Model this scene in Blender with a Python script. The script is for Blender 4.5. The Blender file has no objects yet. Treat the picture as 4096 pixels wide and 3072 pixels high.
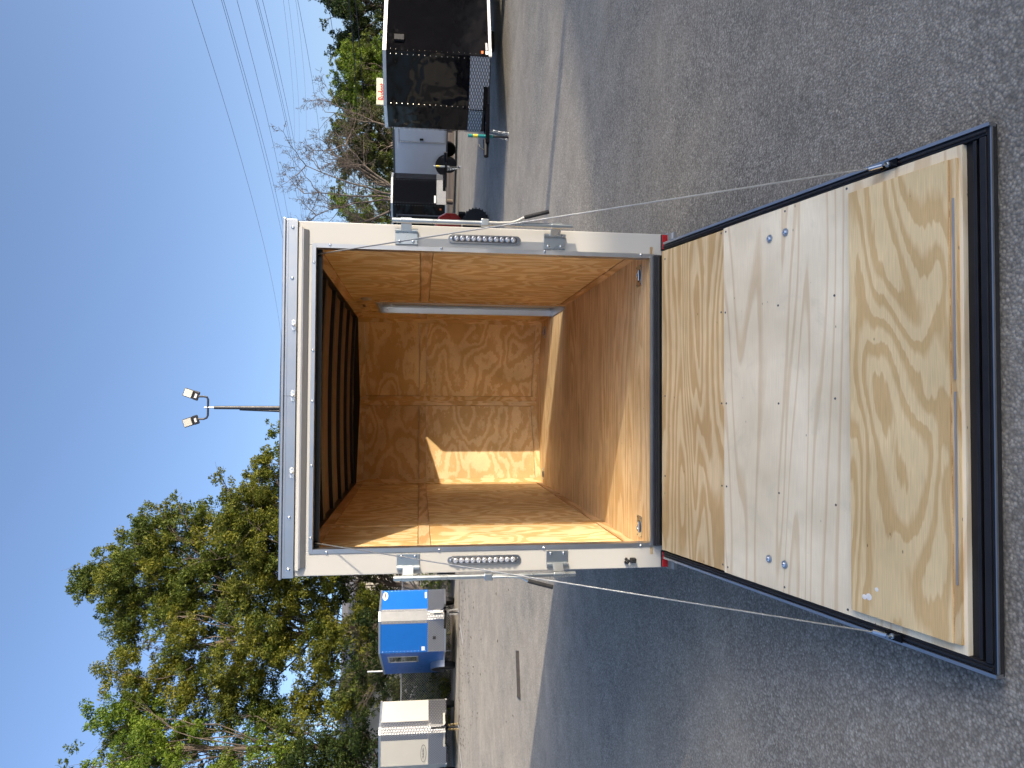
import bpy, math, random
import numpy as np
from mathutils import Vector, Matrix, Euler

random.seed(7); RNG = np.random.default_rng(11)
sc = bpy.context.scene
COL = sc.collection
R = math.radians
PI = math.pi

# ------------------------------------------------------------------ camera
YAW, PITCH, ROLL, FPX = 0.0279, 0.1168, -0.0084, 2860.14
cam_loc = Vector((-0.0275, -3.9158, 1.7869))
fw = Vector((math.sin(YAW)*math.cos(PITCH), math.cos(YAW)*math.cos(PITCH), -math.sin(PITCH)))
rt = Vector((math.cos(YAW), -math.sin(YAW), 0))
dn = fw.cross(rt)
cr, sr = math.cos(ROLL), math.sin(ROLL)
rt2 = rt*cr + dn*sr
dn2 = rt*(-sr) + dn*cr
# the phone was held sideways: picture-right is down, picture-up is right
cm = Matrix((dn2, rt2, -fw)).transposed().to_4x4()
cm.translation = cam_loc
cd = bpy.data.cameras.new('camera'); cam = bpy.data.objects.new('camera', cd)
COL.objects.link(cam); cam.matrix_world = cm
cd.sensor_fit = 'HORIZONTAL'; cd.sensor_width = 36; cd.lens = FPX/4096*36
cd.clip_start = 0.05; cd.clip_end = 2000
sc.camera = cam

# ------------------------------------------------------------------ light
SUN_TO = Vector((1.0, -0.60, 0.32)).normalized()          # towards the sun
SUN_EL = math.asin(SUN_TO.z); SUN_AZ = math.atan2(SUN_TO.x, SUN_TO.y)
w = bpy.data.worlds.new('World'); sc.world = w; w.use_nodes = True
wn = w.node_tree; bg = wn.nodes['Background']
sky = wn.nodes.new('ShaderNodeTexSky'); sky.sky_type = 'NISHITA'; sky.sun_disc = False
sky.sun_elevation = SUN_EL; sky.sun_rotation = SUN_AZ
sky.air_density = 0.6; sky.dust_density = 3.0; sky.ozone_density = 2.0
wn.links.new(sky.outputs[0], bg.inputs[0]); bg.inputs[1].default_value = 0.15
sl = bpy.data.lights.new('sun', 'SUN'); so = bpy.data.objects.new('sun', sl); COL.objects.link(so)
sl.energy = 2.05; sl.angle = R(0.53); sl.color = (1.0, 0.86, 0.68)
so.rotation_euler = (-SUN_TO).to_track_quat('-Z', 'Y').to_euler()
vs = sc.view_settings
vs.view_transform = 'Standard'; vs.look = 'None'; vs.gamma = 1.0; vs.exposure = 1.22
vs.use_curve_mapping = False
sc.render.engine = 'CYCLES'
sc.cycles.use_denoising = True
sc.cycles.max_bounces = 10; sc.cycles.diffuse_bounces = 8; sc.cycles.transparent_max_bounces = 8
sc.cycles.caustics_reflective = False; sc.cycles.caustics_refractive = False
sc.cycles.sample_clamp_indirect = 8

# ------------------------------------------------------------------ materials
MATS = {}
def newmat(name):
    m = bpy.data.materials.new(name); m.use_nodes = True
    nt = m.node_tree; b = nt.nodes['Principled BSDF']
    MATS[name] = m
    return m, nt, b, nt.links.new
def N(nt, t, **kw):
    n = nt.nodes.new(t)
    for k, v in kw.items():
        if k.startswith('i_'):
            n.inputs[int(k[2:])].default_value = v
        else: setattr(n, k, v)
    return n
def math_(nt, op, a, b=None, c=None):
    n = nt.nodes.new('ShaderNodeMath'); n.operation = op
    for i, v in enumerate((a, b, c)):
        if v is None: continue
        if hasattr(v, 'is_linked') or hasattr(v, 'links'): nt.links.new(v, n.inputs[i])
        else: n.inputs[i].default_value = v
    return n.outputs[0]
def ramp(nt, fac, stops, interp='LINEAR'):
    n = nt.nodes.new('ShaderNodeValToRGB'); n.color_ramp.interpolation = interp
    e = n.color_ramp.elements
    while len(e) > len(stops): e.remove(e[-1])
    while len(e) < len(stops): e.new(0.5)
    for q, (p, c) in zip(e, stops):
        q.position = p; q.color = (*c, 1) if len(c) == 3 else c
    nt.links.new(fac, n.inputs[0]); return n.outputs[0]
def mixc(nt, fac, a, b, mode='MIX'):
    n = nt.nodes.new('ShaderNodeMix'); n.data_type = 'RGBA'; n.blend_type = mode
    for s, v in ((0, fac), (6, a), (7, b)):
        if hasattr(v, 'links'): nt.links.new(v, n.inputs[s])
        else: n.inputs[s].default_value = v if not isinstance(v, tuple) or len(v) == 4 else (*v, 1)
    return n.outputs[2]
def bump(nt, b, h, strength=0.2, dist=0.01):
    n = nt.nodes.new('ShaderNodeBump'); n.inputs['Strength'].default_value = strength
    n.inputs['Distance'].default_value = dist
    nt.links.new(h, n.inputs['Height']); nt.links.new(n.outputs[0], b.inputs['Normal'])
def objco(nt, scale=(1, 1, 1), jitter=0.0):
    tc = N(nt, 'ShaderNodeTexCoord'); v = tc.outputs['Object']
    if jitter:
        oi = N(nt, 'ShaderNodeObjectInfo')
        cx = N(nt, 'ShaderNodeCombineXYZ')
        for i, k in enumerate((1.0, 1.7, 2.3)):
            nt.links.new(math_(nt, 'MULTIPLY', oi.outputs['Random'], jitter*k), cx.inputs[i])
        ad = N(nt, 'ShaderNodeVectorMath', operation='ADD')
        nt.links.new(v, ad.inputs[0]); nt.links.new(cx.outputs[0], ad.inputs[1]); v = ad.outputs[0]
    mp = N(nt, 'ShaderNodeMapping'); mp.inputs['Scale'].default_value = scale
    nt.links.new(v, mp.inputs[0]); return mp.outputs[0]
def noise(nt, vec, scale, detail=2, rough=0.5, dist=0.0):
    n = N(nt, 'ShaderNodeTexNoise'); n.inputs['Scale'].default_value = scale
    n.inputs['Detail'].default_value = detail; n.inputs['Roughness'].default_value = rough
    n.inputs['Distortion'].default_value = dist
    nt.links.new(vec, n.inputs['Vector']); return n.outputs[0]

def pbr(name, col, rough=0.5, metal=0.0, var=0.08, vscale=6, bmp=0.0, bscale=40, coat=0.0, spec=0.5, bdist=0.01):
    m, nt, b, L = newmat(name)
    v = objco(nt)
    f = noise(nt, v, vscale, 4, 0.6)
    c0 = tuple(max(0, x*(1-var)) for x in col); c1 = tuple(min(1, x*(1+var)) for x in col)
    L(ramp(nt, f, [(0.3, c0), (0.7, c1)]), b.inputs['Base Color'])
    rr = ramp(nt, noise(nt, v, vscale*3, 3), [(0.3, (rough*0.85,)*3), (0.7, (min(1, rough*1.15),)*3)])
    L(rr, b.inputs['Roughness'])
    b.inputs['Metallic'].default_value = metal
    b.inputs['Coat Weight'].default_value = coat
    b.inputs['Specular IOR Level'].default_value = spec
    if bmp: bump(nt, b, noise(nt, v, bscale, 3), bmp, bdist)
    return m

def plywood(name, light, dark, grain, freq=13.0, across=2.0, along=0.42, jag=0.22, duty=(0.42, 0.78, 0.95),
            stain=None, fine=0.10, contrast=1.0, edge='x'):
    """rotary-cut veneer: contour bands of a field stretched along the grain"""
    m, nt, b, L = newmat(name)
    sx = [across]*3; sx[grain] = along
    v = objco(nt, tuple(sx), 23.0)
    h = noise(nt, v, 1.0, 1.6, 0.45, 0.35)
    s2 = [55.0]*3; s2[grain] = 5.0
    j = noise(nt, objco(nt, tuple(s2), 9.0), 1.0, 2, 0.6)
    s4 = [9.0]*3; s4[grain] = 2.2
    j2 = noise(nt, objco(nt, tuple(s4), 9.0), 1.0, 3, 0.6)
    rings = math_(nt, 'ADD', math_(nt, 'MULTIPLY', h, freq),
                  math_(nt, 'ADD', math_(nt, 'MULTIPLY', j, jag), math_(nt, 'MULTIPLY', j2, jag*2.2)))
    fr = math_(nt, 'FRACT', rings)
    mid = tuple(l*(1-0.35*contrast)+d*0.35*contrast for l, d in zip(light, dark))
    dk = tuple(l*(1-contrast)+d*contrast for l, d in zip(light, dark))
    c = ramp(nt, fr, [(0.0, light), (duty[0], light), (duty[1], mid if False else dk), (duty[2], dk), (1.0, light)])
    s3 = [320.0]*3; s3[grain] = 9.0
    g = noise(nt, objco(nt, tuple(s3), 5.0), 1.0, 2, 0.6)
    gc = ramp(nt, g, [(0.25, (1-fine*2.2,)*3), (0.75, (1+fine,)*3)])
    c = mixc(nt, 1.0, c, gc, 'MULTIPLY')
    bl = noise(nt, objco(nt, (1, 1, 1), 31.0), 2.6, 3, 0.55)
    bc = ramp(nt, bl, [(0.3, (0.84, 0.82, 0.78)), (0.7, (1.1, 1.1, 1.1))])
    c = mixc(nt, 1.0, c, bc, 'MULTIPLY')
    if stain:
        st = noise(nt, objco(nt, (1, 1, 1), 17.0), 4.2, 5, 0.65, 0.6)
        c = mixc(nt, ramp(nt, st, [(0.56, (0, 0, 0)), (0.72, (0.55,)*3)]), c, stain)
    # dark flecks and pin knots
    vo = N(nt, 'ShaderNodeTexVoronoi'); vo.inputs['Scale'].default_value = 1.0
    s5 = [16.0]*3; s5[grain] = 7.0
    L(objco(nt, tuple(s5), 3.0), vo.inputs['Vector'])
    fl = ramp(nt, vo.outputs['Distance'], [(0.03, (1, 1, 1)), (0.055, (0, 0, 0))])
    c = mixc(nt, math_(nt, 'MULTIPLY', fl, 0.7), c, (0.09, 0.055, 0.03))
    L(c, b.inputs['Base Color'])
    b.inputs['Roughness'].default_value = 0.62
    b.inputs['Specular IOR Level'].default_value = 0.3
    bump(nt, b, math_(nt, 'ADD', g, math_(nt, 'MULTIPLY', fr, 0.3)), 0.12, 0.002)
    return m

def asphalt():
    m, nt, b, L = newmat('asphalt')
    v = objco(nt)
    vo = N(nt, 'ShaderNodeTexVoronoi'); vo.inputs['Scale'].default_value = 88; L(v, vo.inputs['Vector'])
    sep = N(nt, 'ShaderNodeSeparateColor'); L(vo.outputs['Color'], sep.inputs[0])
    chip = ramp(nt, sep.outputs[0], [(0.0, (0.155, 0.149, 0.138)), (0.5, (0.262, 0.249, 0.222)), (0.85, (0.34, 0.322, 0.284)), (1.0, (0.43, 0.405, 0.358))])
    gap = ramp(nt, vo.outputs['Distance'], [(0.35, (1, 1, 1)), (0.75, (0.50, 0.50, 0.50))])
    c = mixc(nt, 1.0, chip, gap, 'MULTIPLY')
    v2 = N(nt, 'ShaderNodeTexVoronoi'); v2.inputs['Scale'].default_value = 40; L(v, v2.inputs['Vector'])
    s2 = N(nt, 'ShaderNodeSeparateColor'); L(v2.outputs['Color'], s2.inputs[0])
    c = mixc(nt, 1.0, c, ramp(nt, s2.outputs[1], [(0.0, (0.86,)*3), (0.8, (1.07,)*3), (1.0, (1.24, 1.23, 1.20))]), 'MULTIPLY')
    big = noise(nt, objco(nt, (0.42, 0.50, 1)), 1.0, 7, 0.66, 0.6)       # traffic streaks, dusty wheel tracks
    c = mixc(nt, ramp(nt, big, [(0.30, (0, 0, 0)), (0.70, (0.42,)*3)]), c, (0.46, 0.405, 0.32))
    big2 = noise(nt, objco(nt, (0.10, 0.30, 1)), 1.0, 4, 0.5, 0.5)
    c = mixc(nt, ramp(nt, big2, [(0.58, (0, 0, 0)), (0.80, (0.35,)*3)]), c, (0.40, 0.35, 0.275))
    mid = noise(nt, v, 2.3, 5, 0.6)
    c = mixc(nt, 1.0, c, ramp(nt, mid, [(0.3, (0.88,)*3), (0.7, (1.15,)*3)]), 'MULTIPLY')
    L(c, b.inputs['Base Color'])
    b.inputs['Roughness'].default_value = 0.85
    b.inputs['Specular IOR Level'].default_value = 0.25
    b.inputs['Diffuse Roughness'].default_value = 0.4
    hgt = math_(nt, 'SUBTRACT', 1.0, vo.outputs['Distance'])
    hgt = math_(nt, 'ADD', hgt, math_(nt, 'MULTIPLY', noise(nt, v, 30, 3), 0.8))
    bump(nt, b, hgt, 0.5, 0.006)
    return m

def diamond(name, axis_u='X', scale=11.0, tint=(0.72, 0.72, 0.73), rough=0.25):
    m, nt, b, L = newmat(name)
    v = objco(nt, (scale,)*3); s = N(nt, 'ShaderNodeSeparateXYZ'); L(v, s.inputs[0])
    u = math_(nt, 'ADD', s.outputs['X'], math_(nt, 'MULTIPLY', s.outputs['Y'], 0.31)); z = s.outputs['Z']
    a = math_(nt, 'SINE', math_(nt, 'MULTIPLY', math_(nt, 'ADD', u, z), PI))
    d = math_(nt, 'SINE', math_(nt, 'MULTIPLY', math_(nt, 'SUBTRACT', u, z), PI))
    p = math_(nt, 'MULTIPLY', a, d)
    p = math_(nt, 'ABSOLUTE', p)
    c = ramp(nt, p, [(0.35, tuple(t*0.35 for t in tint)), (0.75, tint)])
    L(c, b.inputs['Base Color']); b.inputs['Metallic'].default_value = 1.0
    b.inputs['Roughness'].default_value = rough
    bump(nt, b, p, 0.9, 0.012)
    return m

def leafmat(name, stops, trans=0.45):
    m, nt, b, L = newmat(name)
    ge = N(nt, 'ShaderNodeNewGeometry')
    c = ramp(nt, ge.outputs['Random Per Island'], stops)
    cl = ramp(nt, noise(nt, objco(nt), 0.45, 3), [(0.35, (0.72, 0.78, 0.8)), (0.65, (1.22, 1.16, 1.0))])
    c = mixc(nt, 1.0, c, cl, 'MULTIPLY')
    L(c, b.inputs['Base Color']); b.inputs['Roughness'].default_value = 0.55
    b.inputs['Specular IOR Level'].default_value = 0.25
    t = N(nt, 'ShaderNodeBsdfTranslucent'); L(c, t.inputs[0])
    mx = N(nt, 'ShaderNodeMixShader'); mx.inputs[0].default_value = trans
    out = nt.nodes['Material Output']
    L(b.outputs[0], mx.inputs[1]); L(t.outputs[0], mx.inputs[2]); L(mx.outputs[0], out.inputs[0])
    return m

asphalt()
pbr('white_paint', (0.585, 0.565, 0.51), 0.35, 0, 0.02, 2, coat=0.2)
pbr('aluminium', (0.53, 0.54, 0.55), 0.36, 1.0, 0.06, 4, 0.05, 9)
pbr('zinc', (0.56, 0.60, 0.62), 0.30, 1.0, 0.04, 5)
pbr('chrome', (0.75, 0.76, 0.77), 0.12, 1.0, 0.03, 10)
pbr('drip_metal', (0.36, 0.365, 0.38), 0.5, 0.6, 0.05, 6)
pbr('black_paint', (0.004, 0.004, 0.005), 0.06, 0, 0.2, 8, 0.5, 1.0, spec=0.2, bdist=0.08)
pbr('ramp_black', (0.011, 0.011, 0.013), 0.42, 0, 0.3, 9)
pbr('dull_metal', (0.22, 0.225, 0.23), 0.55, 0.15, 0.06, 4)
pbr('black_steel', (0.010, 0.010, 0.011), 0.45, 0, 0.3, 20)
pbr('black_rubber', (0.018, 0.018, 0.019), 0.8, 0, 0.2, 20, 0.2, 60)
pbr('red_lens', (0.42, 0.01, 0.015), 0.25, 0, 0.1, 90, coat=0.6)
pbr('red_paint', (0.30, 0.018, 0.014), 0.3, 0, 0.1, 6, coat=0.6)
pbr('blue_paint', (0.004, 0.115, 0.44), 0.38, 0, 0.03, 3)
pbr('cream_paint', (0.47, 0.455, 0.40), 0.4, 0, 0.03, 2, coat=0.2)
pbr('grey_skin', (0.62, 0.64, 0.66), 0.4, 0, 0.03, 2, coat=0.2)
pbr('dark_trim', (0.10, 0.10, 0.105), 0.45, 0.4, 0.1, 6)
pbr('orange_lens', (0.75, 0.16, 0.02), 0.3, 0, 0.05, 40, coat=0.5)
pbr('sticker', (0.80, 0.79, 0.76), 0.5, 0, 0.05, 60)
pbr('ink', (0.05, 0.05, 0.055), 0.6, 0, 0.05, 60)
pbr('red_ink', (0.62, 0.05, 0.03), 0.6, 0, 0.1, 30)
pbr('sign_board', (0.80, 0.74, 0.55), 0.5, 0, 0.05, 2)
pbr('teal_plastic', (0.01, 0.25, 0.24), 0.4)
pbr('yellow_plastic', (0.75, 0.55, 0.05), 0.4)
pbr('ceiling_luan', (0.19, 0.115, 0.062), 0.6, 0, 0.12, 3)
pbr('led_lens', (0.75, 0.75, 0.76), 0.08, 0.6, 0.1, 200, coat=1.0)
pbr('led_housing', (0.16, 0.16, 0.165), 0.15, 0.5, 0.2, 60, coat=0.8)
pbr('clear_plastic', (0.72, 0.73, 0.74), 0.12, 0.3, 0.1, 60, coat=1.0)
pbr('bark', (0.105, 0.083, 0.064), 0.9, 0, 0.35, 3, 0.8, 14)
pbr('pale_bark', (0.24, 0.195, 0.155), 0.9, 0, 0.3, 3, 0.6, 14)
pbr('twig_bark', (0.125, 0.10, 0.08), 0.9, 0, 0.3, 3)
pbr('door_warm_reflection', (0.50, 0.385, 0.26), 0.4, 0.0, 0.04, 2)
pbr('wire', (0.03, 0.03, 0.033), 0.6)
pbr('cable', (0.50, 0.51, 0.50), 0.4, 0.8, 0.1, 200, 0.6, 300)
pbr('pole_metal', (0.03, 0.029, 0.03), 0.38, 0.0, 0.2, 4)
pbr('lamp_glass', (0.55, 0.53, 0.45), 0.3, 0, 0.03, 20)
pbr('dirt', (0.15, 0.105, 0.065), 0.95, 0, 0.4, 1.5, 0.6, 12)
pbr('stucco', (0.78, 0.75, 0.68), 0.8, 0, 0.05, 1, 0.2, 60)
pbr('roofing', (0.22, 0.21, 0.20), 0.8, 0, 0.15, 3)
pbr('metal_siding', (0.74, 0.71, 0.64), 0.5, 0.1, 0.05, 1)
pbr('glass_dark', (0.03, 0.035, 0.04), 0.08, 0, 0.1, 2, coat=0.5)
pbr('galvanised', (0.50, 0.50, 0.49), 0.5, 0.6, 0.08, 10)
pbr('grate_iron', (0.06, 0.05, 0.042), 0.8, 0, 0.3, 10)
pbr('leaf_litter', (0.09, 0.055, 0.03), 0.9, 0, 0.5, 40)
pbr('road_paint', (0.62, 0.60, 0.55), 0.7, 0, 0.2, 8)
pbr('gold_chain', (0.55, 0.42, 0.20), 0.35, 1.0)
diamond('diamond_plate', 'X', 19.0, (0.60, 0.60, 0.60), 0.34)
WL, WD = (0.90, 0.705, 0.41), (0.74, 0.49, 0.215)
plywood('ply_side', WL, WD, 2, 8.5, 3.2, 2.1, 0.62, (0.38, 0.52, 0.92))
plywood('ply_front', WL, WD, 0, 7.5, 3.6, 0.75, 0.62, (0.34, 0.58, 0.93), contrast=.85)
plywood('ply_floor', (0.90, 0.705, 0.425), (0.75, 0.525, 0.27), 0, 18.0, 3.2, 0.30, 0.22, (0.35, 0.7, 0.94), fine=0.14)
plywood('ply_ramp_tan', (0.81, 0.625, 0.365), (0.64, 0.43, 0.205), 0, 14.0, 4.2, 0.60, 0.28, (0.35, 0.6, 0.93), fine=0.08)
plywood('ply_ramp_pale', (0.90, 0.79, 0.585), (0.74, 0.585, 0.375), 0, 15.0, 2.6, 0.26, 0.05, (0.70, 0.84, 0.95), fine=0.04, stain=(0.66, 0.59, 0.43), contrast=0.8)
plywood('ply_flap', (0.83, 0.645, 0.36), (0.69, 0.475, 0.225), 0, 13.0, 3.6, 0.80, 0.40, (0.40, 0.62, 0.93), fine=0.08)
plywood('ply_strip', (0.80, 0.565, 0.32), (0.62, 0.37, 0.165), 1, 9.0, 3.0, 0.6, 0.3, (0.35, 0.6, 0.93))
leafmat('leaf_olive', [(0, (0.06, 0.08, 0.012)), (0.4, (0.132, 0.155, 0.02)), (0.75, (0.20, 0.205, 0.03)), (1, (0.285, 0.265, 0.055))])
leafmat('leaf_green', [(0, (0.045, 0.075, 0.014)), (0.5, (0.105, 0.145, 0.026)), (1, (0.20, 0.225, 0.045))])
leafmat('leaf_bright', [(0, (0.07, 0.125, 0.014)), (0.5, (0.15, 0.235, 0.028)), (1, (0.26, 0.33, 0.055))])
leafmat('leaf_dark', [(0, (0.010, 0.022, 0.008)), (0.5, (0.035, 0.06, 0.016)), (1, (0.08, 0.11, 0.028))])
leafmat('leaf_sage', [(0, (0.03, 0.045, 0.016)), (0.5, (0.085, 0.10, 0.035)), (1, (0.19, 0.19, 0.08))])

# ------------------------------------------------------------------ mesh helpers
class MB:
    def __init__(s): s.v = []; s.f = []
    def add(s, vs_, fs):
        o = len(s.v); s.v += [tuple(p) for p in vs_]; s.f += [tuple(i+o for i in f) for f in fs]; return s
    def box(s, x0, x1, y0, y1, z0, z1):
        x0, x1 = min(x0, x1), max(x0, x1); y0, y1 = min(y0, y1), max(y0, y1); z0, z1 = min(z0, z1), max(z0, z1)
        return s.add([(x0,y0,z0),(x1,y0,z0),(x1,y1,z0),(x0,y1,z0),(x0,y0,z1),(x1,y0,z1),(x1,y1,z1),(x0,y1,z1)],
                     [(0,3,2,1),(4,5,6,7),(0,1,5,4),(1,2,6,5),(2,3,7,6),(3,0,4,7)])
    def prism(s, poly, h0, h1, axis=2):
        """closed polygon extruded along an axis; poly is counter-clockwise in the two other axes"""
        n = len(poly)
        def P(a, b, h):
            return ((a, b, h), (a, h, b), (h, a, b))[{2: 0, 1: 1, 0: 2}[axis]]
        vs_ = [P(a, b, h0) for a, b in poly] + [P(a, b, h1) for a, b in poly]
        fs = [tuple(range(n-1, -1, -1)), tuple(range(n, 2*n))] + [(i, (i+1) % n, (i+1) % n+n, i+n) for i in range(n)]
        if axis == 1: fs = [f[::-1] for f in fs]
        return s.add(vs_, fs)
    def tube(s, pts, r, n=8, cap=True):
        pts = [Vector(p) for p in pts]; k = len(pts)
        rs = r if isinstance(r, (list, tuple)) else [r]*k
        o = len(s.v); up = None
        for i, p in enumerate(pts):
            d = (pts[min(i+1, k-1)]-pts[max(i-1, 0)])
            d = d.normalized() if d.length > 1e-9 else Vector((0, 0, 1))
            if up is None: up = d.orthogonal().normalized()
            up = (up-d*up.dot(d));  up = up.normalized() if up.length > 1e-6 else d.orthogonal().normalized()
            sd = d.cross(up)
            for j in range(n):
                a = 2*PI*j/n; s.v.append(tuple(p+(up*math.cos(a)+sd*math.sin(a))*rs[i]))
        for i in range(k-1):
            for j in range(n):
                a, b = o+i*n+j, o+i*n+(j+1) % n
                s.f.append((a, b, b+n, a+n))
        if cap:
            s.f.append(tuple(o+j for j in range(n-1, -1, -1))); s.f.append(tuple(o+(k-1)*n+j for j in range(n)))
        return s
    def lathe(s, prof, c=(0, 0, 0), axis='z', n=20):
        """prof: list of (radius, height) from bottom to top"""
        o = len(s.v)
        for r_, h in prof:
            for j in range(n):
                a = 2*PI*j/n; x, y = r_*math.cos(a), r_*math.sin(a)
                p = {'z': (x, y, h), 'y': (x, h, -y), 'x': (h, x, y), '-y': (x, -h, y)}[axis]
                s.v.append((p[0]+c[0], p[1]+c[1], p[2]+c[2]))
        for i in range(len(prof)-1):
            for j in range(n):
                a, b = o+i*n+j, o+i*n+(j+1) % n
                s.f.append((a, b, b+n, a+n))
        s.f.append(tuple(o+j for j in range(n-1, -1, -1)))
        s.f.append(tuple(o+(len(prof)-1)*n+j for j in range(n)))
        return s
    def torus(s, c, r, t, axis='z', n=16, m=8, a0=0, a1=2*PI, squash=1.0):
        pts = []
        full = abs(a1-a0-2*PI) < 1e-6
        for i in range(n+1):
            a = a0+(a1-a0)*i/n; x, y = r*math.cos(a), r*squash*math.sin(a)
            p = {'z': (x, y, 0), 'y': (x, 0, y), 'x': (0, x, y)}[axis]
            pts.append((c[0]+p[0], c[1]+p[1], c[2]+p[2]))
        return s.tube(pts, t, m, not full)
    def xf(s, M):
        s.v = [tuple(M @ Vector(p)) for p in s.v]; return s
    def build(s, name, mat=None, parent=None, smooth=False, bevel=0.0, loc=None, rot=None, seg=2):
        me = bpy.data.meshes.new(name); me.from_pydata(s.v, [], s.f); me.validate()
        if mat: me.materials.append(MATS[mat])
        o = bpy.data.objects.new(name, me); COL.objects.link(o)
        if parent: o.parent = parent
        if loc: o.location = loc
        if rot: o.rotation_euler = rot
        if smooth:
            me.polygons.foreach_set('use_smooth', [True]*len(me.polygons))
            if smooth == 'auto':
                md = o.modifiers.new('edges', 'EDGE_SPLIT'); md.split_angle = R(35)
        if bevel:
            bv = o.modifiers.new('bevel', 'BEVEL'); bv.width = bevel; bv.segments = seg; bv.limit_method = 'ANGLE'; bv.angle_limit = R(40)
        return o
def box(name, mat, parent, *b, bevel=0.0): return MB().box(*b).build(name, mat, parent, bevel=bevel)
def tag(o, label=None, cat=None, group=None, kind=None):
    if label: o['label'] = label
    if cat: o['category'] = cat
    if group: o['group'] = group
    if kind: o['kind'] = kind
    return o
def thing(name, loc=(0, 0, 0), rz=0.0, label=None, cat=None, group=None):
    e = bpy.data.objects.new(name, None); COL.objects.link(e); e.empty_display_size = 0.3
    e.location = loc; e.rotation_euler = (0, 0, rz); tag(e, label, cat, group); return e
def text(name, body, size, mat, parent, M, extrude=0.001, bold=0.0):
    cu = bpy.data.curves.new('t', 'FONT'); cu.body = body; cu.size = size; cu.extrude = extrude
    cu.offset = bold; cu.align_x = 'CENTER'; cu.align_y = 'CENTER'; cu.resolution_u = 3
    to = bpy.data.objects.new('t', cu); COL.objects.link(to)
    dg = bpy.context.evaluated_depsgraph_get()
    me = bpy.data.meshes.new_from_object(to.evaluated_get(dg))
    bpy.data.objects.remove(to); me.transform(M); me.materials.clear(); me.materials.append(MATS[mat])
    me.name = name
    o = bpy.data.objects.new(name, me); COL.objects.link(o); o.parent = parent
    return o
def ss(a, b, x):
    t = min(1, max(0, (x-a)/(b-a))); return t*t*(3-2*t)
def ground(y):                          # the lot rises gently, and more steeply past the trailers' rows
    return 0.012*max(-12, min(y, 22))+0.45*ss(8, 22, y)+0.006*max(0, min(y-22, 60))
def sheet(name, mat, xs, ys, dz, poly=None):
    nx, ny = len(xs), len(ys)
    v = [(x, y, ground(y)+dz) for y in ys for x in xs]
    f = [(j*nx+i, j*nx+i+1, (j+1)*nx+i+1, (j+1)*nx+i) for j in range(ny-1) for i in range(nx-1)]
    return MB().add(v, f).build(name, mat, smooth=True)

# ------------------------------------------------------------------ setting
ys = [-300, -60, -20, -12]+[-10+i for i in range(38)]+[30, 36, 44, 60, 82, 120, 400, 900]
xs = [-900, -200, -60]+list(range(-40, 41, 4))+[60, 200, 900]
tag(sheet('ground', 'asphalt', xs, ys, 0), kind='structure')
def ragged(name, mat, pts_x, near, far, dz, seed):
    rr = random.Random(seed); v = []; n = len(pts_x)
    yy = [near+rr.uniform(-.25, .25) for _ in pts_x]
    rows = 8
    for j in range(rows+1):
        for x, y0 in zip(pts_x, yy):
            y = y0+(far-y0)*j/rows; v.append((x, y, ground(y)+dz))
    f = [(j*n+i, j*n+i+1, (j+1)*n+i+1, (j+1)*n+i) for j in range(rows) for i in range(n-1)]
    return MB().add(v, f).build(name, mat, smooth=True)
tag(ragged('dirt_verge', 'dirt', [-40+.8*i for i in range(48)], 20.3, 60, 0.004, 3), kind='structure')
tag(ragged('dirt_bank', 'dirt', [2+1.2*i for i in range(40)], 27.0, 70, 0.004, 4), kind='structure')
def stripe(x0, y0, x1, y1, wd, mat='road_paint', name='painted_line'):
    d = Vector((x1-x0, y1-y0)).normalized(); n = Vector((-d.y, d.x))*wd/2
    v = []; k = 6
    for i in range(k+1):
        t = i/k; p = Vector((x0+(x1-x0)*t, y0+(y1-y0)*t))
        for s_ in (-1, 1):
            q = p+n*s_; v.append((q.x, q.y, ground(q.y)+0.004))
    return tag(MB().add(v, [(2*i, 2*i+2, 2*i+3, 2*i+1) for i in range(k)]).build(name, mat), kind='structure')
stripe(-7.35, 20.1, -7.62, 19.0, 0.12); stripe(-11.3, 20.1, -11.75, 18.2, 0.12)

# fallen leaves along the edge of the lot
mb = MB(); rr = random.Random(5)
for i in range(420):
    x = rr.uniform(-14, -2.2); y = 20.2-abs(rr.gauss(0, 1))*2.4
    if i % 6 == 0: y = rr.uniform(9, 20)
    a = rr.uniform(0, 6.3); s_ = rr.uniform(.02, .05); z = ground(y)+.008
    c, d = math.cos(a)*s_, math.sin(a)*s_
    mb.add([(x-c, y-d, z), (x+d*.5, y-c*.5, z+.012), (x+c, y+d, z+.004), (x-d*.5, y+c*.5, z+.015)], [(0, 1, 2, 3)])
tag(mb.build('fallen_leaves', 'leaf_litter'), 'scattered dry brown leaves along the far left pavement edge', 'leaves', kind='stuff')

# trench drain in the lot
dr = thing('trench_drain', (-4.93, 9.1, ground(9.1)), math.atan2(-.2, -.62)+PI, 'long narrow rusty trench drain grate set in the pavement', 'drain')
fr = MB().box(-.40, .40, -.20, -.18, .0, .012).box(-.40, .40, .18, .20, 0, .012).box(-.40, -.38, -.18, .18, 0, .012).box(.38, .40, -.18, .18, 0, .012)
fr.build('frame', 'grate_iron', dr)
box('channel', 'black_steel', dr, -.38, .38, -.18, .18, .001, .004)
for i in range(8):
    box('bar', 'grate_iron', dr, -.38, .38, -.155+.0443*i-.009, -.155+.0443*i+.009, .004, .011)
for i in range(4):
    box('crossbar', 'grate_iron', dr, -.24+.16*i-.01, -.24+.16*i+.01, -.18, .18, .0045, .0105)

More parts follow.
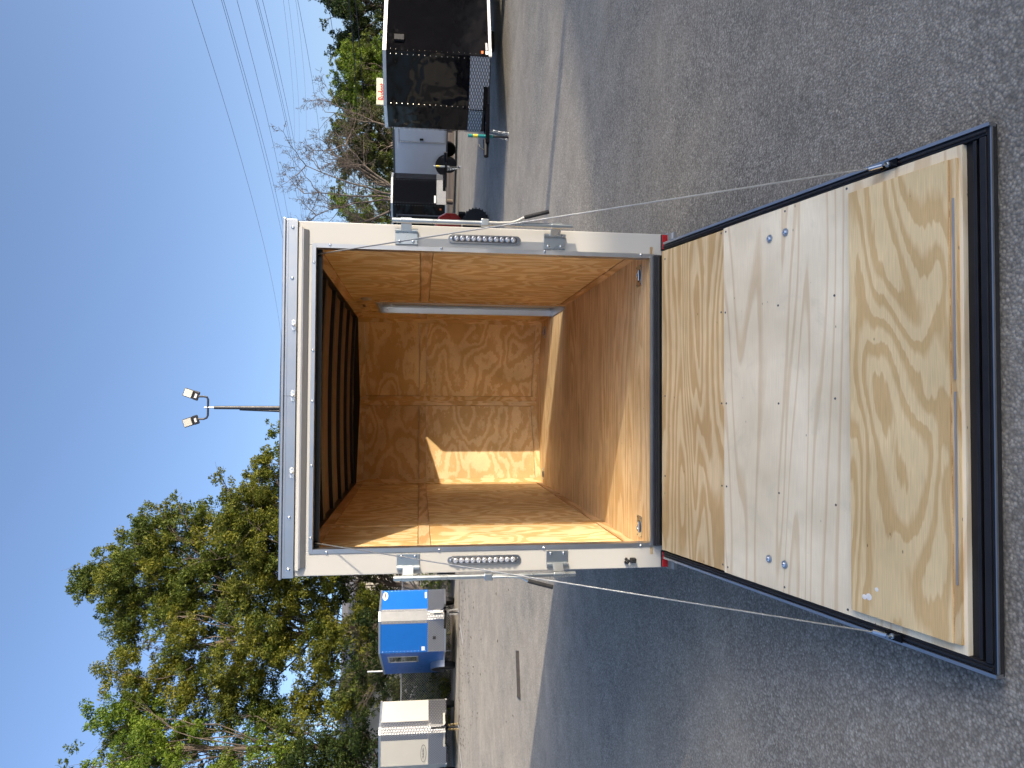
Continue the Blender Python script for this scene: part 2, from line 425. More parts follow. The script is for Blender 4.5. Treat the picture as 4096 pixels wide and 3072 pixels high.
# ------------------------------------------------------------------ main cargo trailer
T = thing('cargo_trailer', (0, 0, 0), 0, 'white enclosed cargo trailer with its rear ramp down and plywood interior', 'trailer')
T.rotation_euler = (0.012, 0, 0)
W, ZT, OH, ZO, ZF, LEN, WI, ZC, ZB, NOSE = 0.94, 2.553, 0.812, 2.385, 0.546, 3.593, 0.855, 2.4655, 0.435, 0.366
DY0, DY1, DZ0, DZ1 = 2.40, 3.06, 0.53, 2.20
SK = 'white_paint'
# side walls
rw = MB().box(.90, W, .06, DY0-.021, ZB, 2.48).box(.90, W, DY1+.021, LEN, ZB, 2.48).box(.90, W, DY0-.021, DY1+.021, ZB, DZ0-.021).box(.90, W, DY0-.021, DY1+.021, DZ1+.021, 2.48).build('side_wall', SK, T)
lw = MB().box(-W, -.90, .06, LEN, ZB, 2.48).build('side_wall', SK, T)
def slab(name, mat, par, s_, y0, y1, z0, z1, th0, th1):
    """a sheet on a side wall: from th0 to th1 behind the plane x=WI"""
    return box(name, mat, par, s_*(WI+th0), s_*(WI+th1), y0, y1, z0, z1)
B0, B1, TP, BT = 1.762, 1.832, 2.402, 0.606       # batten between the sheets, top and bottom strips
G = .004                                              # open joint
for (y0, y1, z0, z1) in ((.03, 2.296, BT+G, B0-G), (.03, 2.296, B1+G, TP-G), (3.104, 3.546, BT+G, B0-G), (3.104, 3.546, B1+G, TP-G), (DY0, DY1, DZ1+.022, ZC)):
    slab('plywood_panel', 'ply_side', rw, 1, y0, y1, z0, z1, 0, .012)
for (y0, y1, z0, z1) in ((.03, 2.298, B0, B1), (3.102, 3.548, B0, B1), (.03, 2.298, TP, ZC), (.03, 2.298, ZF, BT), (3.102, 3.548, ZF, BT), (3.102, 3.548, TP, ZC)):
    slab('batten', 'ply_strip', rw, 1, y0, y1, z0, z1, -.006, .012)
for (y0, y1) in ((2.30, 2.378), (DY1+.022, 3.10), (3.55, LEN)):
    slab('batten', 'ply_side', rw, 1, y0, y1, ZF, ZC, -.007, .012)
for (y0, y1) in ((.03, .986), (1.084, 3.526)):
    for (z0, z1) in ((BT+G, B0-G), (B1+G, TP-G)):
        slab('plywood_panel', 'ply_side', lw, -1, y0, y1, z0, z1, 0, .012)
    for (z0, z1) in ((B0, B1), (TP, ZC), (ZF, BT)):
        slab('batten', 'ply_strip', lw, -1, y0, y1+.002, z0, z1, -.007, .012)
for (y0, y1) in ((.99, 1.08), (3.53, LEN)):
    slab('batten', 'ply_side', lw, -1, y0, y1, ZF, ZC, -.009, .012)
# nose walls
def vq(s_, t0, t1, z0, z1, o0, o1):
    """prism on one half of the V nose, t from the side corner (0) to the centre (1), o = offset towards the rear"""
    a = Vector((s_*WI, LEN, 0)); b = Vector((0, LEN+NOSE, 0)); d = b-a
    n = Vector((-s_*NOSE, -WI, 0)).normalized()
    m = MB(); P = [a+d*t0+n*o1, a+d*t1+n*o1, a+d*t1+n*o0, a+d*t0+n*o0]
    v = [(p.x, p.y, z0) for p in P]+[(p.x, p.y, z1) for p in P]
    fs = [(0,3,2,1),(4,5,6,7),(0,1,5,4),(1,2,6,5),(2,3,7,6),(3,0,4,7)]
    if s_ > 0: fs = [f[::-1] for f in fs]
    return m.add(v, fs)
for s_ in (1, -1):
    nw = vq(s_, -.10, 1.0, ZB, 2.48, -.11, -.07).build('nose_wall', SK, T)
    vq(s_, .054, .936, BT+G, B0-G, -.012, 0).build('plywood_panel', 'ply_front', nw)
    vq(s_, .054, .936, B1+G, TP-G, -.012, 0).build('plywood_panel', 'ply_front', nw)
    vq(s_, .052, .938, B0, B1, -.012, .006).build('batten', 'ply_front', nw)
    vq(s_, .052, .938, TP, ZC, -.012, .006).build('batten', 'ply_front', nw)
    vq(s_, .052, .938, ZF, BT, -.012, .007).build('batten', 'ply_front', nw)
    vq(s_, 0, .05, ZF, ZC, -.012, .008).build('batten', 'ply_side', nw)
    vq(s_, .94, 1.0, ZF, ZC, -.012, .009).build('batten', 'ply_side', nw)
# floor
fl = MB().prism([(-.895, .062), (.895, .062), (.895, LEN), (0, LEN+NOSE+.05), (-.895, LEN)], .44, ZF-.02).build('floor', 'black_steel', T)
box('plywood_sheet', 'ply_floor', fl, -WI-.01, WI+.01, .0, 1.146, ZF-.019, ZF)
box('plywood_sheet', 'ply_floor', fl, -WI-.01, WI+.01, 1.149, 2.366, ZF-.019, ZF)
MB().prism([(-WI-.01, 2.369), (WI+.01, 2.369), (WI+.01, LEN), (0, LEN+NOSE+.01), (-WI-.01, LEN)], ZF-.019, ZF).build('plywood_sheet', 'ply_floor', fl)
box('edge_strip', 'aluminium', fl, -OH, OH, -.012, -.001, ZF-.03, ZF+.002)
# roof with bows
def arch(x): return .030*(1-(x/W)**2)
rf = MB(); n = 12
poly = [(-W+2*W*i/n) for i in range(n+1)]
v = []; f = []
for k, y in enumerate((.06, LEN, LEN+.36)):
    for x in poly:
        xx = x if k < 2 else x*.1
        v.append((xx, y, 2.530+arch(x))); v.append((xx, y, 2.545+arch(x)))
m2 = 2*(n+1)
for k in range(2):
    for i in range(n):
        a = k*m2+2*i
        f += [(a, a+m2, a+m2+2, a+2), (a+1, a+3, a+m2+3, a+m2+1)]
roof = rf.add(v, f).build('roof', SK, T)
def bowstrip(name, mat, y0, y1, z0, z1, x1=WI):
    m = MB(); v = []; f = []
    xs_ = [-x1+2*x1*i/n for i in range(n+1)]
    for x in xs_:
        for (y, z) in ((y0, z0), (y1, z0), (y1, z1), (y0, z1)): v.append((x, y, z+arch(x)))
    for i in range(n):
        for j in range(4): f.append((4*i+j, 4*i+(j+1) % 4, 4*i+4+(j+1) % 4, 4*i+4+j))
    f += [(3, 2, 1, 0), (4*n, 4*n+1, 4*n+2, 4*n+3)]
    f = [q[::-1] for q in f]
    return m.add(v, f).build(name, mat, roof)
by = [.06, .62, 1.20, 1.78, 2.36, 2.94, 3.52]
for k, y in enumerate(by):
    bowstrip('roof_bow', 'black_steel', y, y+.105, 2.478, 2.527)
    y1 = by[k+1] if k+1 < len(by) else LEN
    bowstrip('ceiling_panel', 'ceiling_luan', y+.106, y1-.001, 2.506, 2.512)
for s_ in (1, -1):
    box('wall_top_angle', 'black_steel', roof, s_*(WI-.012), s_*.90, .062, LEN, ZC+.0005, 2.528)
    vq(s_, 0, 1.0, ZC+.0005, 2.558, -.02, .014).build('wall_top_angle', 'black_steel', roof)
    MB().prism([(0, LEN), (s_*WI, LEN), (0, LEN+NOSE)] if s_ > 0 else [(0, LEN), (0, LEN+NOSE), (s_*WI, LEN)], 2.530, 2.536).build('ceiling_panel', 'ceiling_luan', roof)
# rear frame
posts = {}
for s_ in (1, -1):
    p = MB().box(s_*OH, s_*W, 0, .06, ZB+.012, 2.479).build('rear_post', SK, T, bevel=.004)
    posts[s_] = p
    box('trim_strip', 'aluminium', p, s_*(OH-.012), s_*(OH+.011), -.0045, .05, .515, ZO)
    box('corner_foot', 'aluminium', p, s_*(OH+.03), s_*(W+.006), -.012, .07, .395, ZB+.011)
    box('foot_lip', 'aluminium', p, s_*(OH+.05), s_*(W+.008), -.03, -.013, .400, .418)
    for z in (2.313, 1.72, 1.15, .60):
        MB().lathe([(.0075, 0), (.0075, .003), (.004, .006)], (s_*(OH+.004), -.0046, z), '-y', 8).build('screw', 'chrome', p, smooth='auto')
    box('inner_jamb', 'aluminium', p, s_*(OH-.004), s_*(WI+.012), .051, .058, ZF, 2.40)
hd = MB().box(-OH, OH, 0, .06, ZO+.02, 2.479).build('header', SK, T, bevel=.002)
box('trim_strip', 'aluminium', hd, -(OH+.010), OH+.010, -.0055, .05, ZO+.0005, ZO+.0195)
for x in (.72, .25, -.02, -.36, -.74):
    MB().lathe([(.0075, 0), (.0075, .003), (.004, .006)], (x, -.0056, ZO+.01), '-y', 8).build('screw', 'chrome', hd, smooth='auto')
box('inner_angle', 'black_steel', hd, -OH, OH, .062, .075, 2.36, 2.46)
dp = MB().prism([(-.0005, 2.4225), (-.0005, 2.452), (-.026, 2.452), (-.027, 2.446), (-.006, 2.4225)], -.893, .893, 0).build('drip_rail', 'drip_metal', hd, bevel=.001)
MB().prism([(-.001, 2.4525), (-.001, 2.478), (-.012, 2.472), (-.027, 2.4555), (-.026, 2.4525)], -.905, .905, 0).build('drip_fold', SK, hd)
tr = MB().box(-W-.006, W+.006, -.012, .08, 2.4795, 2.540).box(-W-.012, W+.012, -.018, .08, 2.5405, 2.556).build('top_rail', 'aluminium', T, bevel=.003)
MB().box(-W-.004, W+.004, -.016, -.0125, 2.4800, 2.4865).build('rail_lip', 'aluminium', tr)
box('rail_groove', 'aluminium', tr, -W, W, -.0145, -.0125, 2.527, 2.531)
box('seam', 'dark_trim', tr, .007, .009, -.0135, -.0124, 2.49, 2.54)
for x in (.90, -.90, .63, -.63):
    MB().lathe([(.009, 0), (.008, .004), (.004, .007)], (x, -.0125, 2.505), '-y', 10).build('screw', 'chrome', tr, smooth='auto')
for x in (.380, .008, -.395):
    ml = MB().lathe([(.012, 0), (.012, .004), (.010, .006)], (0, 0, 0), '-y', 12)
    ml.v = [(a*.95+(0.018 if a > 0 else -.018), b, c) for a, b, c in ml.v]
    mo = ml.build('marker_light', 'clear_plastic', T, smooth='auto', loc=(x, -.0165, 2.493))
    MB().lathe([(.0095, 0), (.009, .007), (.005, .011)], (0, -.006, 0), '-y', 12).build('bulb_dome', 'led_lens', mo, smooth=True)
    for d_ in (-.021, .021):
        MB().lathe([(.004, 0), (.003, .002)], (d_, -.0061, 0), '-y', 8).build('screw', 'chrome', mo)
# tail lights
def stadium(hw, hl, k=8):
    p = []
    for i in range(k+1): a = -PI+PI*i/k; p.append((hw*math.cos(a), -hl+hw*math.sin(a)))
    for i in range(k+1): a = PI*i/k; p.append((hw*math.cos(a), hl+hw*math.sin(a)))
    return p
for s_ in (1, -1):
    tl = MB().prism(stadium(.0235, .176), -.010, 0, 1).build('tail_light', 'chrome', T, bevel=.001, loc=(s_*.872, -.0005, 1.485 if s_ > 0 else 1.477))
    tl['label'] = 'clear oval tail light strip with eleven round lenses'
    MB().prism(stadium(.0155, .166), -.019, -.0105, 1).build('housing', 'led_housing', tl, bevel=.002)
    for i in range(11):
        MB().lathe([(.0145, 0), (.0145, .003), (.012, .007), (.007, .0095), (.002, .007)], (0, -.0185, .155-.031*i), '-y', 14).build('lens', 'led_lens', tl, smooth=True)
    for z in (.182, -.182):
        MB().lathe([(.007, 0), (.006, .005), (.003, .006)], (0, -.0105, z), '-y', 10).build('screw', 'chrome', tl, smooth='auto')
# lock bars, hinges and handles
for s_ in (1, -1):
    bx = s_*.948; ybar = -.062; z0, z1 = (1.006, 1.985) if s_ > 0 else (.985, 1.96)
    lb = MB().tube([(bx, ybar, z0), (bx, ybar, z1)], .0135, 14).build('lock_bar', 'zinc', T, smooth='auto')
    box('end_plug', 'black_rubber', lb, bx-.013, bx+.013, ybar-.013, ybar+.013, z1, z1+.003)
    for zc in (z1-.075, z0+.09):
        hb = MB().box(s_*.833, s_*.905, -.007, -.0005, zc-.060, zc+.060).build('hinge_bracket', 'zinc', T, bevel=.0015)
        MB().tube([(s_*.905, -.014, zc-.060), (s_*.905, -.014, zc-.031)], .011, 10).build('knuckle', 'zinc', hb, smooth='auto')
        MB().tube([(s_*.905, -.014, zc+.031), (s_*.905, -.014, zc+.060)], .011, 10).build('knuckle', 'zinc', hb, smooth='auto')
        MB().tube([(s_*.905, -.014, zc-.030), (s_*.905, -.014, zc+.030)], .010, 10).build('pin', 'zinc', hb, smooth='auto')
        st = MB().prism([(s_*.900, -.022), (s_*.934, -.060), (s_*.948, -.078), (s_*.954, -.074), (s_*.938, -.054), (s_*.908, -.015)][::s_], zc-.028, zc+.028).build('strap', 'zinc', hb, bevel=.001)
        MB().tube([(bx, ybar, zc-.028), (bx, ybar, zc+.028)], .0175, 12).build('collar', 'zinc', lb, smooth='auto')
        for dz in (-.036, .036):
            MB().lathe([(.009, 0), (.009, .003), (.006, .008), (.0, .009)], (s_*.847, -.0071, zc+dz), '-y', 10).build('bolt', 'chrome', hb, smooth='auto')
    zp = 1.49 if s_ > 0 else 1.46
    box('pivot', 'zinc', lb, bx-.019, bx+.019, ybar-.028, ybar+.012, zp-.021, zp+.021, bevel=.004)
    hp = [(bx, ybar-.018, zp-.01), (bx-.002*s_, ybar-.024, zp-.07), (bx+.001*s_, ybar-.028, zp-.14), (bx+.012*s_, ybar-.030, zp-.175), (bx+.032*s_, ybar-.030, zp-.21)]
    if s_ < 0: hp = [(a+ (0.008 if i > 2 else 0), b, c) for i, (a, b, c) in enumerate(hp)]
    MB().tube(hp, [.009, .0085, .008, .008, .0075], 8).build('handle', 'cream_paint' if s_ > 0 else 'zinc', lb, smooth='auto')
    e0 = Vector(hp[-1]); e1 = e0+Vector((s_*.036, -.004, -.135))
    MB().tube([e0, e0.lerp(e1, .06), e1], [.0085, .0115, .0115], 10).build('grip', 'black_rubber', lb, smooth='auto')
    # ramp cable and pulley
    py = Vector((s_*.775, .055, 2.375)); lug = Vector((s_*.853, -1.47, .152))
    pl = MB().lathe([(.022, -.008), (.022, -.005), (.015, 0), (.022, .005), (.022, .008)], tuple(py+Vector((0, .012, .01))), 'x', 16).build('pulley', 'black_paint', T, smooth='auto')
    box('pulley_bracket', 'black_steel', pl, py.x-.014, py.x+.014, py.y-.006, py.y+.03, py.z+.02, py.z+.085)
    MB().tube([py+Vector((0, -.010, .004)), lug+Vector((0, 0, .012))], .0034, 6).build('ramp_cable', 'cable', T, smooth=True)
    # lamp reflectors low on the posts
    rl = box('marker_lamp', 'black_rubber', T, s_*.845, s_*.935, -.014, -.0005, .446, .484, bevel=.002)
    box('lens', 'red_lens', rl, s_*.848, s_*.889, -.022, -.0142, .449, .481, bevel=.002)
    box('lens', 'red_lens', rl, s_*.8895, s_*.932, -.0225, -.0142, .449, .481, bevel=.002)
hk = MB().tube([(-.905, -.004, .690), (-.905, -.022, .682), (-.890, -.026, .672)], .008, 8).build('rubber_hook', 'black_rubber', T, smooth='auto')
MB().lathe([(.0, -.010), (.009, -.005), (.010, .003), (.0, .010)], (-.884, -.026, .690), 'z', 10).build('tip', 'black_rubber', hk, smooth=True)
box('catch', 'black_rubber', hk, -.905, -.880, -.032, -.001, .632, .664, bevel=.004)
# sill and ramp hinge
sill = box('rear_sill', 'ramp_black', T, -OH, OH, -.036, -.0125, .40, ZF-.012, bevel=.003)
MB().tube([(-OH+.01, -.046, .512), (OH-.01, -.046, .512)], .011, 10).build('hinge_tube', 'black_steel', sill, smooth='auto')
box('rub_strip', 'dark_trim', sill, -OH, OH, -.0425, -.0365, .500, .524)
# ramp door
RO = Vector((0, -.05, .497)); RA = .2440
rd = MB()
HW = .834
rd.box(-.862, .862, -1.855, -.02, -.032, -.022)
for s_ in (1, -1):
    rd.box(s_*(HW+.003), s_*.862, -1.855, -.02, -.0219, -.002)
    rd.box(s_*(HW+.012), s_*(HW+.020), -1.855, -.02, -.0019, .004)
rd.box(-HW, HW, -1.855, -1.833, -.0219, .002).box(-HW, HW, -1.818, -1.806, -.0219, -.006)
ramp_o = rd.build('ramp_door', 'ramp_black', T, loc=RO, rot=(RA, 0, 0), bevel=.002)
for s_ in (1, -1):
    box('edge_trim', 'aluminium', ramp_o, s_*.8625, s_*.874, -1.869, -.03, -.026, .006)
    box('edge_seal', 'black_rubber', ramp_o, s_*.8625, s_*.872, -1.868, -.03, -.033, -.0262)
box('edge_trim', 'aluminium', ramp_o, -.8620, .8620, -1.869, -1.8645, -.012, -.004)
box('end_lip', 'ramp_black', ramp_o, -.8620, .8620, -1.864, -1.8555, -.033, -.004)
box('end_seal', 'black_rubber', ramp_o, -.8620, .8620, -1.8685, -1.8645, -.033, -.0122)
box('plywood_sheet', 'ply_ramp_tan', ramp_o, -HW+.006, HW-.006, -.545, -.008, -.0215, 0)
box('plywood_sheet', 'ply_ramp_pale', ramp_o, -HW, HW, -1.775, -.5475, -.0215, .0008)
flap = box('flap', 'ply_flap', ramp_o, -.803, .792, -1.735, -1.325, .0012, .0195)
for dz in (.006, .0125):
    box('ply_edge', 'ply_strip', ramp_o, -.8035, .7925, -1.7375, -1.7352, dz-.0015, dz+.0015)
box('flap_strip', 'ply_ramp_tan', ramp_o, -.803, .792, -1.762, -1.7385, .0012, .0135)
MB().tube([(-.61, -1.752, .0160), (.02, -1.752, .0160)], .0036, 8).build('piano_hinge', 'drip_metal', ramp_o, smooth='auto')
MB().tube([(.06, -1.752, .0160), (.66, -1.752, .0160)], .0036, 8).build('piano_hinge', 'drip_metal', ramp_o, smooth='auto')
for x, u in ((.715, .87), (.723, .968), (-.707, .857), (-.712, .953)):
    wsh = MB().lathe([(.017, 0), (.017, .003)], (x, -u, .001), 'z', 18).build('washer', 'zinc', ramp_o, smooth='auto')
    MB().lathe([(.009, 0), (.009, .005), (.006, .008)], (x, -u, .0041), 'z', 6).build('bolt', 'chrome', ramp_o)
scr = [(.41, .92), (.41, 1.235), (.426, .528), (.421, .56), (.815, .53), (.815, .565), (.815, .965), (.82, 1.30), (.78, .04), (.02, .04), (-.42, .04), (-.02, .53), (-.02, .565), (-.02, .92), (.0, 1.235), (-.42, .53), (-.42, .565), (-.41, .92), (-.42, 1.235), (-.80, .535), (-.805, .572), (-.81, .95), (-.815, 1.29)]
s0 = MB().lathe([(.0052, 0), (.0046, .0012), (.002, .0004)], (0, 0, .0006), 'z', 8).build('screw', 'dark_trim', ramp_o)
s0.location = (scr[0][0], -scr[0][1], .0004)
for x, u in scr[1:]:
    c = s0.copy(); COL.objects.link(c); c.parent = ramp_o; c.location = (x, -u, .0004)
for s_ in (1, -1):
    lg = MB().box(s_*.838, s_*.866, -1.535, -1.465, .0062, .010).build('cable_lug', 'black_paint', ramp_o)
    MB().lathe([(.010, 0), (.010, .008), (.006, .009), (.006, .028)], (s_*.851, -1.500, .0102), 'z', 10).build('bolt', 'zinc', ramp_o, smooth='auto')
    MB().tube([(s_*.851, -1.485, .022), (s_*.850, -1.438, .036)], .0068, 8).build('ferrule', 'chrome', ramp_o, smooth='auto')
# small scuffs with their own shape: putty patches
for x, y, r_ in ((-.74, -1.385, .010), (-.70, -1.44, .008), (-.735, -1.405, .013)):
    MB().lathe([(r_, 0), (r_*.6, .0006)], (x, y, .0196), 'z', 9).build('putty_patch', 'sticker', ramp_o)
# tie-down rings in the floor
for (x, y) in ((.735, .195), (-.742, .185), (.72, 3.43), (-.755, 3.47)):
    td = MB().prism([(-.062, -.045), (.062, -.045), (.062, .045), (-.062, .045)], 0, .003).build('tie_down', 'zinc', T, bevel=.0012, loc=(x, y, ZF+.0005), rot=(0, 0, 0))
    MB().lathe([(.036, 0), (.036, .0012), (.028, .0013)], (0, 0, .0031), 'z', 18).build('recess', 'dark_trim', td)
    MB().torus((0, -.012, .010), .026, .0055, 'z', 14, 8, -.2, PI+.2).build('ring', 'chrome', td, smooth=True)
    MB().tube([(-.030, -.014, .009), (.030, -.014, .009)], .006, 8).build('ring_bar', 'zinc', td, smooth='auto')
    for dx in (-.052, .052):
        for dy in (-.036, .036):
            MB().lathe([(.005, 0), (.003, .002)], (dx, dy, .0031), 'z', 6).build('screw', 'dark_trim', td)
# dome lamp and switch label on the wall, patch under the rail
MB().lathe([(.045, 0), (.044, .008), (.035, .016), (.0, .019)], (0, 0, 0), 'x', 18).xf(Matrix.Scale(-1, 4, (1, 0, 0))).build('wall_vent', 'cream_paint', T, smooth='auto', loc=(WI-.0005, 2.20, 2.285))
wl = box('wiring_cover', 'ply_front', T, WI-.012, WI-.0055, 2.42, 3.0, 2.285, 2.375)
sq = [(WI-.0125, 2.50+.011*i, 2.33+.016*((i*7) % 5-2)/2) for i in range(18)]
MB().tube(sq, .0016, 4).build('pencil_scribble', 'ink', wl)
# side door: frame, open leaf, chain
df = MB()
for (y0, y1, z0, z1) in ((DY0-.02, DY0, DZ0-.02, DZ1+.02), (DY1, DY1+.02, DZ0-.02, DZ1+.02), (DY0, DY1, DZ1, DZ1+.02), (DY0, DY1, DZ0-.02, DZ0)):
    df.box(WI-.014, W+.028 if y0 < DY1 else .896, y0, y1, z0, z1)
dfo = df.build('door_frame', 'aluminium', T, bevel=.002)
box('threshold', 'aluminium', dfo, WI-.03, W+.05, DY0+.001, DY1-.001, DZ0+.0005, DZ0+.020, bevel=.002)
ld = MB().box(-.635, .0, -.034, 0, DZ0+.022, DZ1-.002)
leaf = ld.build('side_door', SK, T, bevel=.003)
# hinge on the forward jamb; closed the leaf runs towards the rear (-Y); it stands 44 degrees open
leaf.location = (.925, DY1-.004, 0); leaf.rotation_euler = (0, 0, R(90+44))
box('inner_panel', 'door_warm_reflection', leaf, -.599, -.002, .0005, .004, DZ0+.051, DZ1-.031)  # plywood's warm reflection on the pale leaf, put into the panel colour
box('door_edge', 'aluminium', leaf, -.637, -.600, -.0345-.004, .006, DZ0+.0215, DZ1-.0015)
box('door_edge', 'aluminium', leaf, -.5995, .0, .0005, .006, DZ1-.03, DZ1-.0016)
box('door_edge', 'aluminium', leaf, -.5995, .0, .0005, .006, DZ0+.0216, DZ0+.05)
ch = MB(); a = Vector((WI+.02, DY1-.03, 2.14)); b_ = Vector((W+.20, DY1-.22, 2.05))
for i in range(15):
    p = a.lerp(b_, i/14); p.z -= .05*math.sin(PI*i/14)
    ch.torus(p, .009, .0018, 'x' if i % 2 else 'y', 10, 5)
ch.build('door_chain', 'chrome', T, smooth=True)
# running gear (mostly hidden)
for s_ in (1, -1):
    wh = MB().lathe([(.19, -.09), (.30, -.10), (.335, -.075), (.34, 0), (.335, .075), (.30, .10), (.19, .09)], (0, 0, 0), 'x', 28).build('wheel', 'black_rubber', T, smooth='auto', loc=(s_*1.07, 1.95, .34))
    MB().lathe([(.0, .03), (.05, .05), (.06, .02), (.15, .0), (.19, .05)], (s_*.04, 0, 0), 'x', 20).build('rim', 'galvanised', wh, smooth='auto')
    q = [(1.95+.42*math.cos(PI*i/10), .40+.36*math.sin(PI*i/10)) for i in range(11)]
    fd = MB(); v = []
    for y, z in q: v += [(s_*.945, y, z), (s_*1.20, y, z), (s_*1.20, y, z-.03)]
    fd.add(v, [(3*i+j, 3*i+3+j, 3*i+4+j, 3*i+1+j) for i in range(10) for j in range(2)]).build('fender', 'aluminium', T, smooth='auto')
MB().tube([(-1.0, 1.95, .34), (1.0, 1.95, .34)], .035, 8).build('axle', 'black_steel', T)
tg = MB()
for s_ in (1, -1): tg.tube([(s_*.55, LEN-.2, .40), (s_*.03, LEN+1.25, .40)], .045, 4)
tg.build('tongue', 'black_steel', T)
MB().tube([(0, LEN+.95, 0.05), (0, LEN+.95, .85)], .03, 8).build('jack', 'zinc', T)

# ------------------------------------------------------------------ other trailers
def enclosed(label, P, ang, corner, L_, w_, n_, wt, H, Zb, skin, nosemat=None, plate='diamond_plate', plate_h=.42, rail='aluminium',
             cap=None, cap_w=.0, name='parked_trailer', group='enclosed trailers parked around the lot', wheel_x=None, fender=False, notch=True):
    """P: ground point below the given front corner ('L' left, 'R' right of the heading); heading = ang"""
    c, s_ = math.cos(ang), math.sin(ang)
    ly = w_ if corner == 'L' else -w_
    ox, oy = P[0]-(c*L_-s_*ly), P[1]-(s_*L_+c*ly)
    t = thing(name, (ox, oy, ground(P[1])), ang, label, 'trailer', group)
    nm = nosemat or skin
    pts = [(0, -w_), (L_, -w_), (L_+n_, -wt), (L_+n_, wt), (L_, w_), (0, w_)]
    names = ['side_panel', 'nose_panel', 'nose_cap', 'nose_panel', 'side_panel', 'rear_panel']
    th = .03
    cx = L_/2
    for i in range(6):
        a = Vector(pts[i]); b = Vector(pts[(i+1) % 6]); d = (b-a).normalized(); nn = Vector((d.y, -d.x))
        ai, bi = a-nn*th, b-nn*th
        e = .0
        m = MB().prism([tuple(a+d*e), tuple(b-d*e), tuple(bi-d*(e+.012)), tuple(ai+d*(e+.012))], Zb+.05, H-.07)
        mt = skin if i in (0, 4, 5) else (cap if (i == 2 and cap) else nm)
        pn = m.build(names[i], mt, t)
        if i in (1, 2, 3) and plate:
            q = MB()
            pm = plate
            if i == 1:      # right-hand nose half, step cut for the tongue
                pass
            k0, k1 = .01, (b-a).length-.01
            if notch and i != 2:
                kk = (b-a).length*.55
                lo, hi = (k0, kk) if i == 1 else ((b-a).length-kk, k1)
                lo2, hi2 = (kk, k1) if i == 1 else (k0, (b-a).length-kk)
                for (u0, u1, zz) in ((lo, hi, Zb+.02), (lo2, hi2, Zb+.13)):
                    q.prism([tuple(a+d*u0+nn*.005), tuple(a+d*u1+nn*.005), tuple(a+d*u1+nn*.001), tuple(a+d*u0+nn*.001)][::-1], zz, Zb+plate_h)
            else:
                q.prism([tuple(a+d*k0+nn*.006), tuple(a+d*k1+nn*.006), tuple(a+d*k1+nn*.001), tuple(a+d*k0+nn*.001)][::-1], Zb+(.13 if notch else .02), Zb+plate_h)
            q.build('stone_guard', pm, t)
            gd = a.lerp(b, .5)
        if i in (1, 3) and cap and cap_w:
            ln = (b-a).length
            u0, u1 = (ln-cap_w, ln) if i == 1 else (0, cap_w)
            MB().prism([tuple(a+d*u0+nn*.004), tuple(a+d*u1+nn*.004), tuple(a+d*u1+nn*.001), tuple(a+d*u0+nn*.001)][::-1], Zb+plate_h+.01, H-.08).build('corner_cap', cap, t)
        # rails
        r0 = MB().prism([tuple(a+nn*.012), tuple(b+nn*.012), tuple(bi), tuple(ai)], H-.0695, H)
        r0.build('top_rail', rail, t, bevel=.004)
        if i not in (1, 2, 3) or not notch:
            MB().prism([tuple(a+nn*.010), tuple(b+nn*.010), tuple(bi), tuple(ai)], Zb-.01, Zb+.0495).build('bottom_rail', rail, t, bevel=.004)
        # rivet line down each panel end
        if i in (0, 1, 3, 4):
            rv = MB()
            for u in ((b-a).length-.05, .05):
                for k in range(17):
                    z = Zb+.2+(H-Zb-.35)*k/16
                    p = a+d*u+nn*.001
                    rv.box(p.x-.006, p.x+.006, p.y-.006, p.y+.006, z-.006, z+.006)
            tag(rv.build('rivet_row', 'chrome' if skin == 'black_paint' else rail, pn), kind='stuff')
    MB().prism([(0, -w_+.02), (L_, -w_+.02), (L_+n_-.02, -wt), (L_+n_-.02, wt), (L_, w_-.02), (0, w_-.02)], H-.02, H-.005).build('roof', 'grey_skin', t)
    MB().prism([(0, -w_+.02), (L_, -w_+.02), (L_+n_-.02, -wt), (L_+n_-.02, wt), (L_, w_-.02), (0, w_-.02)], Zb+.0, Zb+.04).build('underframe', 'black_steel', t)
    # A-frame tongue
    tz = Zb+.03
    for k in (1, -1):
        MB().tube([(L_-.1, k*.62, tz), (L_+n_+.62, k*.05, tz)], .055, 4).build('tongue_bar', 'black_paint', t)
    cp = MB().tube([(L_+n_+.50, 0, tz+.02), (L_+n_+.92, 0, tz+.03)], [.06, .05], 8).build('coupler', 'black_paint', t)
    MB().tube([(L_+n_+.78, 0, tz+.05), (L_+n_+.70, 0, tz+.15), (L_+n_+.62, 0, tz+.17)], .014, 6).build('latch', 'black_steel', cp)
    # wheels
    wx = wheel_x if wheel_x is not None else L_*.42
    for k in (1, -1):
        yy = k*(w_+.10) if fender else k*(w_-.10)
        wh = MB().lathe([(.17, -.09), (.27, -.10), (.31, -.07), (.315, 0), (.31, .07), (.27, .10), (.17, .09)], (0, 0, 0), 'y', 26).build('wheel', 'black_rubber', t, smooth='auto', loc=(wx, yy, .315))
        MB().lathe([(.0, .02), (.05, .05), (.07, .02), (.14, .0), (.17, .05)], (0, (.05 if k < 0 else 0), 0), 'y' if k > 0 else '-y', 18).build('rim', 'galvanised', wh, smooth='auto')
    return t, pts, tz, L_+n_
